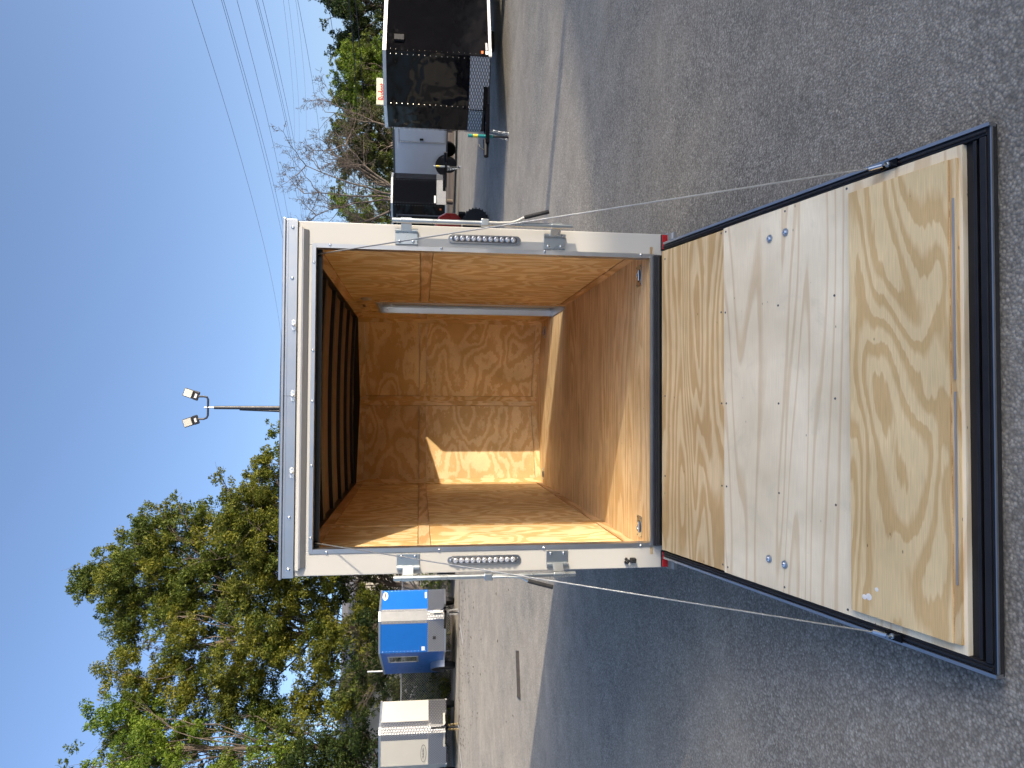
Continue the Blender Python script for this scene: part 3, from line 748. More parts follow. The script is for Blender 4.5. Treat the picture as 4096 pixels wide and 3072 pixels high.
def jack(t, x, z, body='zinc', low=.0, top=.95, crank=True, band=None):
    j = MB().tube([(x, 0, z-.12), (x, 0, top)], .034, 10).build('jack', body, t, smooth='auto')
    MB().tube([(x, 0, low+.02), (x, 0, z-.115)], .024, 10).build('leg', 'black_steel', j, smooth='auto')
    MB().lathe([(.07, 0), (.06, .02)], (x, 0, low), 'z', 12).build('foot', 'zinc', j)
    if crank: MB().tube([(x, 0, top), (x, 0, top+.04), (x, .14, top+.05), (x+.02, .15, top-.02)], .012, 6).build('crank', 'cream_paint', j, smooth='auto')
    if band: MB().tube([(x, 0, top-.20), (x, 0, top-.10)], .0365, 10).build('band', band, j)
    return j
def chains(t, x, z, mat='zinc', dx=.16, low=.03):
    for k in (1, -1):
        m = MB(); a = Vector((x, k*.06, z-.05)); n_ = max(5, int((z-low)/.045))
        for i in range(n_):
            p = a.lerp(Vector((x+dx*.5, k*.085, low)), i/(n_-1))
            m.torus(p, .024, .0075, 'x' if i % 2 else 'y', 8, 5, squash=1.3)
        m.build('safety_chain', mat, t, smooth=True)
def plate_on(t, name, mat, pts, i, u0, u1, z0, z1, off=.008, th=.006):
    a = Vector(pts[i]); b = Vector(pts[(i+1) % 6]); d = (b-a).normalized(); nn = Vector((d.y, -d.x))
    return MB().prism([tuple(a+d*u0+nn*(off+th)), tuple(a+d*u1+nn*(off+th)), tuple(a+d*u1+nn*off), tuple(a+d*u0+nn*off)][::-1], z0, z1).build(name, mat, t)
def frame_on(t, name, mat, pts, i, u0, u1, z0, z1, wd=.05, off=.002, th=.02):
    a = Vector(pts[i]); b = Vector(pts[(i+1) % 6]); d = (b-a).normalized(); nn = Vector((d.y, -d.x))
    m = MB()
    for (p0, p1, q0, q1) in ((u0, u1, z1-wd, z1), (u0, u1, z0, z0+wd), (u0, u0+wd, z0+wd, z1-wd), (u1-wd, u1, z0+wd, z1-wd)):
        m.prism([tuple(a+d*p0+nn*(off+th)), tuple(a+d*p1+nn*(off+th)), tuple(a+d*p1+nn*off), tuple(a+d*p0+nn*off)][::-1], q0, q1)
    return m.build(name, mat, t, bevel=.004)
def panel_matrix(pts, i, u, z, off):
    a = Vector(pts[i]); b = Vector(pts[(i+1) % 6]); d = (b-a).normalized(); nn = Vector((d.y, -d.x))
    p = a+d*u+nn*off
    X = Vector((d.x, d.y, 0)); Y = Vector((0, 0, 1)); Z = Vector((nn.x, nn.y, 0))
    M = Matrix((X, Y, Z)).transposed().to_4x4(); M.translation = (p.x, p.y, z); return M

# big black trailer on the right, nose to the left
t, pts, tz, xe = enclosed('large glossy black enclosed trailer with silver stone guard on the right', (6.88, 10.1), math.atan2(-.36, -.93), 'L', 4.9, 1.065, .66, .30, 2.58, .44, 'black_paint', wheel_x=2.2)
jack(t, xe+.40, tz, 'teal_plastic', top=.86, crank=False, band='yellow_plastic'); chains(t, xe+.30, tz); 
a_, b_ = Vector(pts[4]), Vector(pts[5])
vt = plate_on(t, 'side_vent', 'black_rubber', pts, 4, .26, .40, 2.17, 2.36, .003, .05)
plate_on(t, 'marker_lamp', 'orange_lens', pts, 4, .06, .13, .60, .645, .002, .012)
plate_on(t, 'sticker', 'sticker', pts, 4, .05, .15, .50, .555, .002, .001)
plate_on(t, 'sticker', 'sticker', pts, 4, .17, .36, .515, .55, .002, .001)
# small black trailer behind
t, pts, tz, xe = enclosed('small matt black trailer with bright diamond plate guard beside the bare tree', (7.07, 21.6), R(-39), 'R', 3.7, .93, .66, .24, 2.45, .48, 'black_paint', plate='diamond_plate', wheel_x=1.5, plate_h=.36)
jack(t, xe+.40, tz, 'zinc', top=.95, crank=False, band='yellow_plastic'); chains(t, xe+.30, tz, low=.1)
frame_on(t, 'door_frame', 'dark_trim', pts, 0, 2.35, 3.30, .58, 2.26)
plate_on(t, 'marker_lamp', 'orange_lens', pts, 0, 3.5, 3.56, .66, .72, .002, .012)
plate_on(t, 'sticker', 'sticker', pts, 1, .06, .34, .86, .92, .002, .001)
# grey trailer between the two black ones
t, pts, tz, xe = enclosed('pale grey enclosed trailer with side door, partly hidden behind the black trailers', (11.3, 22.9), R(-39), 'R', 4.9, 1.0, .7, .25, 2.5, .40, 'grey_skin', rail='dark_trim', wheel_x=2.5)
jack(t, xe+.40, tz); chains(t, xe+.3, tz)
dfm = frame_on(t, 'door_frame', 'galvanised', pts, 0, 3.35, 4.25, .44, 2.30, .06)
plate_on(t, 'side_door', 'grey_skin', pts, 0, 3.42, 4.18, .51, 2.23, .004, .012)
plate_on(t, 'door_handle', 'black_rubber', pts, 0, 3.46, 3.54, 1.33, 1.47, .018, .03)
fm = MB(); q = [(2.5+.46*math.cos(PI*i/12), .40+.46*math.sin(PI*i/12)) for i in range(13)]
v = []
for x, z in q: v += [(x, -1.004, z), (2.5+(x-2.5)*1.22, -1.02, .40+(z-.40)*1.22)]
fm.add(v, [(2*i, 2*i+1, 2*i+3, 2*i+2) for i in range(12)]).build('wheel_arch', 'grey_skin', t)
MB().prism([(x, z) for x, z in q], -1.006, -1.002, 1).build('arch_opening', 'black_rubber', t)
# blue trailer
t, pts, tz, xe = enclosed('bright blue V nosed trailer with diamond plate lower front', (-8.54, 21.0), R(-60), 'R', 3.9, 1.065, .66, .16, 2.70, .42, 'blue_paint', plate_h=.62, rail='aluminium', cap='dull_metal', cap_w=.10, wheel_x=1.9, fender=True, notch=False)
jack(t, xe+.30, tz, 'cream_paint', top=.95, crank=False); chains(t, xe+.30, tz, 'galvanised')
frame_on(t, 'window_frame', 'aluminium', pts, 0, 2.3, 3.3, 1.35, 2.42, .06)
plate_on(t, 'window_pane', 'glass_dark', pts, 0, 2.37, 3.23, 1.42, 2.35, .003, .006)
M_ = panel_matrix(pts, 3, .80, 2.52, .004)
ov = MB().prism([(.22*math.cos(2*PI*i/28), .095*math.sin(2*PI*i/28)) for i in range(28)], 0, .002).xf(M_).build('oval_decal', 'sticker', t)
text('decal_lettering', 'Trailers', .12, 'ink', ov, M_ @ Matrix.Translation((0, .0, .004)), .001, .004)
plate_on(t, 'sticker', 'sticker', pts, 3, .66, .98, 1.075, 1.14, .002, .001); plate_on(t, 'sticker', 'sticker', pts, 1, .06, .20, 1.13, 1.24, .002, .001)
plate_on(t, 'socket_cover', 'black_rubber', pts, 1, .45, .55, .76, .86, .008, .02)
MB().prism([(xe+.28, -.05), (xe+.52, -.05), (xe+.50, .05), (xe+.30, .05)], tz+.12, tz+.38).build('tongue_cover', 'cream_paint', t)
for k in (-1,):
    fq = [(1.9+.52*math.cos(PI*i/10), .42+.50*math.sin(PI*i/10)) for i in range(11)]; v = []
    for x, z in fq: v += [(x, -1.07, z), (x, -1.30, z), (x, -1.30, z-.04)]
    MB().add(v, [(3*i+j, 3*i+3+j, 3*i+4+j, 3*i+1+j) for i in range(10) for j in range(2)]).build('fender', 'aluminium', t, smooth='auto')
# white trailer
t, pts, tz, xe = enclosed('cream white V nosed trailer with diamond plate centre strip at the left edge', (-12.1, 20.5), R(-60), 'R', 3.9, 1.0, .66, .12, 2.64, .38, 'cream_paint', plate_h=.62, rail='aluminium', cap='diamond_plate', cap_w=.20, wheel_x=1.9, fender=True)
jack(t, xe+.30, tz, 'black_steel', top=.92); chains(t, xe+.30, tz, 'gold_chain')
M_ = panel_matrix(pts, 1, .40, 1.16, .004)
text('decal_lettering', 'TRAILERS', .085, 'ink', t, M_, .0006)
ring = [(.30*math.cos(2*PI*i/32), .09*math.sin(2*PI*i/32), 0) for i in range(33)]
MB().tube(ring, .006, 4).xf(M_).build('oval_decal', 'ink', t)
# low flatbed behind the left post
fb = thing('flatbed_trailer', (-5.7, 24.3, ground(24.3)), R(-70), 'low black flatbed trailer, one wheel showing beside the white post', 'trailer')
MB().box(-1.6, 1.4, -.85, .85, .50, .60).build('deck', 'grate_iron', fb, bevel=.01)
MB().box(-1.6, 1.4, -.87, -.851, .44, .66).box(-1.6, 1.4, .851, .87, .44, .66).build('side_rail', 'black_paint', fb)
for k in (1, -1):
    for x in (-.35, .45):
        wh = MB().lathe([(.17, -.09), (.28, -.10), (.325, -.07), (.33, 0), (.325, .07), (.28, .10), (.17, .09)], (0, 0, 0), 'y', 26).build('wheel', 'black_rubber', fb, smooth='auto', loc=(x, k*1.0, .33))
        MB().lathe([(.0, .0), (.06, .03), (.15, -.02), (.17, .04)], (0, 0, 0), 'y' if k > 0 else '-y', 18).build('rim', 'galvanised', wh, smooth='auto')
MB().tube([(1.3, .5, .5), (2.5, 0, .48)], .05, 4).tube([(1.3, -.5, .5), (2.5, 0, .48)], .05, 4).build('tongue', 'black_steel', fb)
# red garden tractor half hidden behind the right post
rtc = thing('garden_tractor', (3.9, 14.0, ground(14.0)), R(8), 'small red tractor with knobbly black tyre behind the right post', 'tractor')
prof = [(-.55, .62), (.66, .66), (.80, .78), (.80, 1.05), (.70, 1.22), (.50, 1.30), (-.55, 1.28)]
MB().prism(prof, -.30, .30, 1).build('hood', 'red_paint', rtc, bevel=.07, seg=4)
MB().prism([(-.9, .35), (.72, .35), (.74, .60), (-.9, .60)], -.22, .22, 1).build('chassis', 'black_steel', rtc)
box('bumper', 'black_rubber', rtc, .78, .84, -.28, .28, .55, .72, bevel=.02)
MB().prism([(-1.0, .75), (-.6, .75), (-.6, .85), (-.95, .95), (-1.05, 1.25), (-1.12, 1.24), (-1.08, .80)], -.22, .22, 1).build('seat', 'black_rubber', rtc, bevel=.03)
MB().tube([(-.45, 0, 1.2), (-.6, 0, 1.42)], .02, 8).torus((-.6, 0, 1.43), .17, .018, 'z', 18, 6).build('steering_wheel', 'black_rubber', rtc, smooth='auto')
for (x, r_, hw) in ((.55, .30, .10), (-.85, .38, .14)):
    for k in (1, -1):
        wh = MB().lathe([(r_*.5, -hw), (r_*.88, -hw*1.05), (r_*.985, -hw*.7), (r_, 0), (r_*.985, hw*.7), (r_*.88, hw*1.05), (r_*.5, hw)], (0, 0, 0), 'y', 28).build('wheel', 'black_rubber', rtc, smooth='auto', loc=(x, k*.40, r_))
        lug = MB()
        for i in range(22):
            a = 2*PI*i/22
            for sd in (1, -1):
                m = Matrix.Rotation(-(a+(.07 if sd > 0 else 0)), 4, 'Y')
                lug.add([tuple(m @ Vector(p)) for p in [(r_-.01, sd*.005, -.015), (r_+.018, sd*.005, -.012), (r_+.012, sd*hw, -.012), (r_-.02, sd*hw, -.015), (r_-.01, sd*.005, .015), (r_+.018, sd*.005, .012), (r_+.012, sd*hw, .012), (r_-.02, sd*hw, .015)]],
                        [(0, 1, 2, 3), (7, 6, 5, 4), (0, 4, 5, 1), (1, 5, 6, 2), (2, 6, 7, 3)])
        lug.build('tread', 'black_rubber', wh)
        MB().lathe([(.0, hw*.3), (.06, hw*.5), (.09, hw*.1), (r_*.5, hw*.6)], (0, 0, 0), 'y' if k > 0 else '-y', 18).build('rim', 'black_paint', wh, smooth='auto')

# ------------------------------------------------------------------ buildings, fence, poles, sign
wb = thing('white_building', (-16.5, 39.5, ground(39.5)), R(6), 'long white stucco building showing through the trees on the left', 'building')
box('wall', 'stucco', wb, -12, 9, 0, 8, 0, 5.0)
MB().prism([(-.6, 5.0), (8.6, 5.0), (8.6, 5.15), (4, 6.4), (-.6, 5.15)], -12.5, 9.5, 0).build('roof', 'roofing', wb)
for x in (-7.5, -3.5, .5, 4.6):
    wf = MB()
    for (x0, x1, z0, z1) in ((x-.7, x+.7, 2.2, 2.3), (x-.7, x+.7, 1.0, 1.1), (x-.7, x-.6, 1.1, 2.2), (x+.6, x+.7, 1.1, 2.2), (x-.03, x+.03, 1.1, 2.2)): wf.box(x0, x1, -.06, .0, z0, z1)
    wo = wf.build('window', 'cream_paint', wb); box('pane', 'glass_dark', wo, x-.6, x+.6, -.02, -.002, 1.1, 2.2)
dm = box('door', 'galvanised', wb, -5.9, -5.0, -.04, -.002, 0.02, 2.1); box('handle', 'chrome', dm, -5.15, -5.08, -.09, -.041, 1.0, 1.04)

def fence(x0, y0, x1, y1, h, label):
    L_ = math.hypot(x1-x0, y1-y0); a = math.atan2(y1-y0, x1-x0)
    f_ = thing('chain_link_fence', (x0, y0, ground(y0)), a, label, 'fence')
    n_ = max(2, int(L_/2.6))
    for i in range(n_+1):
        x = L_*i/n_
        MB().tube([(x, 0, -.1), (x, 0, h+.06)], .03, 8).lathe([(.036, 0), (.03, .03), (.0, .05)], (x, 0, h+.06), 'z', 8).build('post', 'galvanised', f_, smooth='auto')
    MB().tube([(0, 0, h), (L_, 0, h)], .021, 8).build('top_rail', 'galvanised', f_, smooth='auto')
    m = MB(); st = .10; k = int((L_+h)/st)
    for i in range(k):
        u = i*st
        for sg in (1, -1):
            if sg > 0: p, q = (u-h, 0), (u, h)
            else: p, q = (u, 0), (u-h, h)
            (ax, az), (bx, bz) = p, q
            def clip(ax, az, bx, bz):
                t0, t1 = 0, 1
                for lo, hi, s0, s1 in ((0, L_, ax, bx),):
                    if s1 == s0: return None
                    ta, tb = (lo-s0)/(s1-s0), (hi-s0)/(s1-s0)
                    if ta > tb: ta, tb = tb, ta
                    t0, t1 = max(t0, ta), min(t1, tb)
                return (t0, t1) if t1 > t0 else None
            c = clip(ax, az, bx, bz)
            if not c: continue
            P0 = (ax+(bx-ax)*c[0], .02*sg*.2, az+(bz-az)*c[0]); P1 = (ax+(bx-ax)*c[1], .02*sg*.2, az+(bz-az)*c[1])
            m.tube([P0, P1], .004, 3, False)
    tag(m.build('wire_mesh', 'galvanised', f_), kind='stuff')
    return f_
fence(-19.0, 25.6, -4.5, 26.6, 2.05, 'grey chain link fence behind the blue and white trailers')
tp = thing('fence_pole', (-10.6, 25.0, ground(25)), 0, 'tall thin pale steel pole standing beside the blue trailer', 'pole')
MB().tube([(0, 0, -.1), (0, 0, 3.3)], .035, 8).build('shaft', 'galvanised', tp, smooth='auto')
MB().lathe([(.042, 0), (.035, .03), (0, .05)], (0, 0, 3.3), 'z', 8).build('cap', 'galvanised', tp)

lp = thing('street_lamp', (-.21, 22.0, ground(22)), 0, 'dark pole light with two tilted lamp heads above the trailer roof', 'lamp')
g0 = ground(22)
MB().tube([(0, 0, 0), (0, 0, 5.9), (0, 0, 8.45)], [.11, .075, .06], 12).build('pole', 'pole_metal', lp, smooth='auto')
MB().tube([(-.34, .02, 0), (-.06, .02, 7.6)], [.07, .04], 8).build('brace_pole', 'pole_metal', lp, smooth='auto')
MB().tube([(0, 0, 8.4), (0, 0, 8.78)], .03, 8).build('tenon', 'galvanised', lp, smooth='auto')
MB().tube([(-.40, 0, 8.98), (-.40, 0, 8.80), (-.36, 0, 8.70), (-.28, 0, 8.66), (.28, 0, 8.66), (.36, 0, 8.70), (.38, 0, 8.80), (.38, 0, 8.98)], .035, 8).build('crossarm', 'pole_metal', lp, smooth='auto')
for x, k in ((.38, 1), (-.40, -1)):
    hd_ = MB().box(-.16, .16, -.02, .05, 0, .22).box(-.15, .15, -.03, .05, .2205, .62).build('lamp_head', 'pole_metal', lp, bevel=.03, loc=(x, 0, 8.98), rot=(R(-20), R(17*k), 0))
    box('light_panel', 'lamp_glass', hd_, -.125, .125, -.040, -.0305, .26, .58)
    box('label_plate', 'sticker', hd_, -.08, .06, -.028, -.0205, .06, .14)

sg = thing('roadside_sign', (14.68, 30.0, ground(30)), R(-4), 'cream sign board with red lettering above the big black trailer', 'sign')
box('board', 'sign_board', sg, -.62, .62, -.08, .08, 2.35, 3.56, bevel=.01)
text('lettering', 'Budget', .56, 'red_ink', sg, Matrix.Translation((-.02, -.085, 3.27)) @ Matrix.Rotation(PI/2, 4, 'X') @ Matrix.Diagonal((.50, 1, 1, 1)), .004, .006)
for x in (-.45, .45): MB().tube([(x, .0, 0), (x, 0, 2.34)], .05, 8).build('post', 'galvanised', sg)

# workshop behind the camera on the right: it shades the near pavement and the ramp
bd = Vector((.88, .475))
bp = Vector((27.0, -11.4))-bd*11
sh = thing('workshop', (bp.x, bp.y, ground(-12)), math.atan2(bd.y, bd.x), 'tall pale metal sided workshop behind the photographer', 'building')
gz = ground(-12)
box('wall', 'metal_siding', sh, 0, 19, -14, -.3, 0, 7.85-gz)  # siding kept pale so this unseen wall bounces light onto the ramp
MB().prism([(-14.5, 7.85-gz), (0, 7.85-gz), (0, 8.0-gz), (-7, 9.0-gz), (-14.5, 8.0-gz)], -.4, 19.4, 0).build('roof', 'roofing', sh)
for i in range(2):
    d_ = box('roller_door', 'grey_skin', sh, 2.5+6.6*i, 6.2+6.6*i, -.299, -.24, .02, 3.4)
    for k in range(8): box('slat', 'grey_skin', d_, 2.5+6.6*i, 6.2+6.6*i, -.2395, -.225, .1+.41*k, .44+.41*k)
shd = thing('reflected_shed', (30.2, 7.0, ground(7)), R(100), 'unseen dark shed added far out to the right for reflections', 'shed')
box('wall', 'grate_iron', shd, -9, 13, -6, 0, 0, 4.6)  # dark wall added out of view for the big black trailer to mirror
MB().prism([(-6.4, 4.6), (.4, 4.6), (.4, 4.72), (-3, 5.7), (-6.4, 4.72)], -9.4, 13.4, 0).build('roof', 'roofing', shd)
for i in range(3):
    box('door', 'grate_iron', shd, -6+6.5*i, -3+6.5*i, .001, .06, .02, 3.0)
lpst = thing('utility_post', (14.0, -.35, ground(-.35)), 0, 'plain round timber post beside the lot, out to the right', 'post')
MB().tube([(0, 0, -.2), (0, 0, 4.9)], [.17, .15], 10).build('shaft', 'bark', lpst, smooth='auto')
MB().lathe([(.165, 0), (.15, .03), (0, .05)], (0, 0, 4.9), 'z', 10).build('cap', 'galvanised', lpst)

# power lines
wires = [((20.66, 34, 14.02), (15.4, 60, 16.5)), ((20.76, 34, 12.56), (15.46, 60, 14.73)), ((20.77, 34, 12.46), (15.91, 60, 14.57)), ((20.82, 34, 11.79), (17.68, 60, 14.34)),
         ((20.89, 34, 10.85), (19.92, 60, 13.46)), ((20.89, 34, 10.76), (19.92, 60, 13.31)), ((20.91, 34, 10.51), (19.34, 60, 12.98)), ((20.99, 34, 9.46), (23.87, 60, 13.61)),
         ((21.01, 34, 9.20), (24.25, 60, 13.21)), ((21.03, 34, 8.83), (24.9, 60, 12.62)), ((21.04, 34, 8.73), (23.02, 60, 11.42)), ((15.57, 24, 5.76), (13.79, 30, 6.01)),
         ((15.62, 24, 4.97), (13.64, 30, 5.23)), ((15.64, 24, 4.73), (13.85, 30, 4.95))]
wl = ['highest of the black power lines crossing the sky', 'second power line from the top, upper of a close pair', 'third power line from the top, lower of a close pair', 'single dark power line below the upper close pair',
      'upper line of the lower close pair of power lines', 'lower line of the lower close pair of power lines', 'power line just under the lower close pair', 'upper of three faint grey power lines', 'middle of three faint grey power lines',
      'lower of three faint grey power lines', 'dark power line just below the faint grey ones', 'thin line skimming the tops of the right hand trees', 'upper thick black line in front of the right hand trees', 'lower thick black line in front of the right hand trees']
for i, (a, b) in enumerate(wires):
    a, b = Vector(a), Vector(b); d = b-a
    p0 = a-d*.7; p1 = b+d*(1.3 if i < 11 else 1.2)
    pts_ = []
    sag = (.5 if i < 11 else .25)
    for k in range(17):
        t_ = k/16; p = p0.lerp(p1, t_); u = (t_*(1.7+(1.3 if i < 11 else 1.2)+.0)-.7)
        p.z -= sag*(u-u*u)*1.0; pts_.append(p)
    r_ = .012 if i < 7 or i == 10 else (.007 if i < 10 else .012)
    o = MB().tube(pts_, r_ if i not in (12, 13) else .022, 4, False).build('power_line', 'wire', None)
    tag(o, wl[i], 'power line', 'overhead power lines')

# ------------------------------------------------------------------ vegetation
def leaves_mesh(name, C, rad, n, size, mat, parent, squash=.8, seed=1):
    """n leaf blades spread through clumps: centres C (k,3), radii rad (k)"""
    rg = np.random.default_rng(seed)
    k = len(C); wgt = rad**2.2; idx = rg.choice(k, n, p=wgt/wgt.sum())
    d = rg.normal(size=(n, 3)); d /= np.linalg.norm(d, axis=1)[:, None]
    rr_ = rad[idx]*(rg.random(n)**.42)
    # sub-tufts inside each clump
    tuft = rg.normal(size=(k, 16, 3)); tuft /= np.linalg.norm(tuft, axis=2)[:, :, None]; tuft *= (.25+1.0*rg.random((k, 16)))[:, :, None]
    tsel = rg.integers(0, 16, n)
    P = C[idx]+tuft[idx, tsel]*(rad[idx]*1.15)[:, None]*np.array([1, 1, squash])+d*(rr_*.36)[:, None]*np.array([1, 1, squash])
    a = rg.normal(size=(n, 3)); a /= np.linalg.norm(a, axis=1)[:, None]
    b = np.cross(a, rg.normal(size=(n, 3))); b /= np.linalg.norm(b, axis=1)[:, None]
    s = size*(.55+.9*rg.random(n))[:, None]
    V = np.stack([P-a*s, P+b*s*.42, P+a*s, P-b*s*.42], 1).reshape(-1, 3)
    me = bpy.data.meshes.new(name); me.vertices.add(4*n); me.vertices.foreach_set('co', V.ravel())
    me.loops.add(4*n); me.loops.foreach_set('vertex_index', np.arange(4*n))
    me.polygons.add(n); me.polygons.foreach_set('loop_start', np.arange(n)*4)
    me.update(); me.validate(); me.materials.append(MATS[mat])
    o = bpy.data.objects.new(name, me); COL.objects.link(o); o.parent = parent
    return o
def inpoly(x, z, poly):
    c = False; j = len(poly)-1
    for i in range(len(poly)):
        (xi, zi), (xj, zj) = poly[i], poly[j]
        if (zi > z) != (zj > z) and x < (xj-xi)*(z-zi)/(zj-zi)+xi: c = not c
        j = i
    return c
def branch(m, a, b, r0, r1, bend, rg, n=6, seg=5):
    a, b = Vector(a), Vector(b); d = b-a
    off = Vector((rg.uniform(-1, 1), rg.uniform(-1, 1), rg.uniform(-.2, .6)))*d.length*bend
    pts_ = []; rs = []
    for i in range(n+1):
        t_ = i/n; p = a.lerp(b, t_)+off*math.sin(PI*t_)
        if 0 < i < n: p += Vector((rg.uniform(-1, 1), rg.uniform(-1, 1), rg.uniform(-1, 1)))*d.length*.02
        pts_.append(p); rs.append(r0+(r1-r0)*t_)
    m.tube(pts_, rs, seg, False); return pts_
def tree(name, label, cat, poly, Y, depth, trunk_x, n_leaf, lsize, mats, rad=(.55, 1.15), step=.95, seed=1, bark='bark', trunk_r=.22, limb_top=None, group=None, twigs=5, fill=1.0):
    rg = random.Random(seed)
    gz_ = ground(Y)
    t = thing(name, (trunk_x, Y, gz_), 0, label, cat, group)
    zs = [p[1] for p in poly]; xs_ = [p[0] for p in poly]
    cx, cz = sum(xs_)/len(xs_), sum(zs)/len(zs)
    C = []; rad_ = []
    z = min(zs)
    while z < max(zs):
        x = min(xs_)
        while x < max(xs_):
            px, pz = x+rg.uniform(-.5, .5)*step, z+rg.uniform(-.5, .5)*step
            if inpoly(px, pz, poly) and rg.random() < fill:
                for _ in range(2):
                    e = 1-min(1, math.hypot((px-cx)/(max(xs_)-min(xs_)+.1)*1.7, (pz-cz)/(max(zs)-min(zs)+.1)*1.7))
                    dy = rg.uniform(-1, 1)*depth*(.35+.65*e)
                    C.append((px-trunk_x+rg.uniform(-.3, .3), dy, pz-gz_+rg.uniform(-.3, .3))); rad_.append(rg.uniform(*rad)*(.75+.35*e))
            x += step
        z += step
    for i in range(len(poly)):
        (xa, za), (xb, zb) = poly[i], poly[(i+1) % len(poly)]
        k = max(1, int(math.hypot(xb-xa, zb-za)/.55))
        for j in range(k):
            u = (j+rg.random())/k; o = rg.uniform(-.25, .45)
            nx, nz = xa+(xb-xa)*u-cx, za+(zb-za)*u-cz; ln = math.hypot(nx, nz)+.01
            C.append((cx+nx*(1+o/ln)-trunk_x, rg.uniform(-.5, .5)*depth, cz+nz*(1+o/ln)-gz_)); rad_.append(rg.uniform(.22, .48))
    C = np.array(C); rad_ = np.array(rad_)
    # trunk
    m = MB(); top = limb_top or (cz-gz_+(max(zs)-cz)*.6)
    tp_ = []; k = 9
    tcx = cx-trunk_x
    for i in range(k+1):
        u = i/k; tp_.append(Vector((tcx*u*u*.8+rg.uniform(-.08, .08)*(i > 0), rg.uniform(-.08, .08)*(i > 0), top*u)))
    m.tube(tp_, [trunk_r*(1.25 if i == 0 else 1)*(1-.8*i/k) for i in range(k+1)], 8, False)
    tk = m.build('trunk', bark, t, smooth=True)
    lm = MB()
    sel = list(range(len(C))); rg.shuffle(sel)
    for i in sel[:min(len(sel), 46)]:
        c = Vector(C[i])
        u = max(.15, min(.97, (c.z*rg.uniform(.45, .85))/max(top, .1)))
        j = u*k; p = tp_[int(j)].lerp(tp_[min(k, int(j)+1)], j-int(j))
        r_ = trunk_r*(.26-.17*u)
        pp = branch(lm, p, c, r_, .012, .22, rg, 8)
        for _ in range(twigs):
            q = c+Vector((rg.gauss(0, 1), rg.gauss(0, 1), rg.gauss(0, .8)))*rad_[i]*.8
            branch(lm, pp[rg.randint(4, 8)], q, .014, .005, .18, rg, 4, 3)
    lm.build('limbs', bark, t, smooth=True)
    # crown in one or two leaf tones
    tot = len(mats)
    for q, (mt, fr_) in enumerate(mats):
        sub = np.array([i for i in range(len(C)) if tot == 1 or (((i//2)*7919+seed*31) % 101 < 101*mats[0][1]) == (q == 0)])
        if len(sub) == 0: continue
        leaves_mesh('crown', C[sub], rad_[sub], int(n_leaf*fr_*2.9), lsize*.80, mt, t, seed=seed*10+q)
    return t
GL = 'trees along the left side of the lot'
PA = [(-1.77, 9.54), (-2.76, 9.86), (-3.45, 9.76), (-3.25, 10.53), (-3.88, 11.8), (-4.72, 11.65), (-5.51, 11.54), (-6.09, 11.77), (-6.88, 11.23), (-7.86, 11.22), (-8.66, 10.73), (-9.28, 9.29), (-9.31, 7.85), (-8.95, 6.39), (-3.77, 6.45), (-2.37, 8.42)]
tree('oak_tree', 'olive yellow oak whose crown rises beside the trailer roof corner', 'tree', PA, 33, 2.6, -7.6, 29000, .085, [('leaf_olive', .7), ('leaf_green', .3)], seed=1, group=GL)
PB = [(-5.08, 14.94), (-5.82, 14.07), (-6.15, 13.66), (-6.3, 11.6), (-7.4, 11.3), (-8.5, 11.2), (-9.9, 12.0), (-11.18, 14.38), (-10.84, 15.19), (-11.63, 16.68), (-11.39, 17.67), (-10.74, 18.67), (-10.24, 17.99), (-9.69, 19.38), (-9.07, 19.39), (-8.37, 18.52), (-7.97, 17.54), (-7.45, 17.65), (-7.04, 17.06), (-6.11, 16.38), (-5.91, 15.58)]
tree('oak_tree', 'tall dark green oak with the pointed crown right of the olive one', 'tree', PB, 36, 2.6, -9.0, 30000, .095, [('leaf_green', .75), ('leaf_olive', .25)], seed=2, group=GL, fill=.95)
PC = [(-11.32, 16.68), (-11.24, 15.93), (-10.2, 14.33), (-10.82, 13.75), (-9.46, 12.42), (-9.1, 10.48), (-9.55, 8.51), (-9.17, 7.52), (-9.22, 5.51), (-10.06, 4.48), (-13.13, 4.45), (-15.16, 4.63), (-16.12, 5.93), (-15.34, 7.44), (-15.96, 9.4), (-16.09, 10.87), (-15.85, 11.84), (-15.19, 13.29), (-14.36, 14.26), (-14.6, 15.68), (-14.06, 16.72), (-12.0, 16.85)]
tree('oak_tree', 'broad olive oak in the middle of the left trees, behind the blue trailer', 'tree', PC, 34, 3.2, -11.6, 52000, .085, [('leaf_olive', .72), ('leaf_green', .28)], seed=3, group=GL, trunk_r=.30, fill=.95)
PD = [(-14.49, 16.88), (-14.25, 15.91), (-13.9, 15.39), (-14.88, 14.3), (-15.22, 13.03), (-15.09, 11.76), (-15.53, 10.38), (-15.4, 9.0), (-15.35, 8.07), (-16.3, 8.06), (-18.48, 8.03), (-19.87, 8.47), (-19.34, 17.05), (-16.19, 17.72), (-15.64, 17.82), (-15.03, 17.05)]
tree('oak_tree', 'fresh bright green tree above the white trailer at the far left', 'tree', PD, 32, 2.6, -16.8, 30000, .085, [('leaf_bright', .6), ('leaf_green', .4)], seed=4, group=GL, fill=.85)
PU = [(-15.94, 8.2), (-15.9, 6.6), (-15.5, 4.49), (-16.0, 3.6), (-21.84, 3.6), (-21.59, 8.02)]
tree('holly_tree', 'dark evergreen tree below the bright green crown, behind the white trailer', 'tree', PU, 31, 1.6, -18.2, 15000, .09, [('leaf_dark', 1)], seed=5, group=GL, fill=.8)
PE = [(-5.0, 6.5), (-8.8, 6.8), (-13.5, 6.5), (-14.3, 4.4), (-11.8, 3.6), (-9.7, 4.3), (-8.0, 3.8), (-6.0, 3.2), (-4.6, 4.6)]
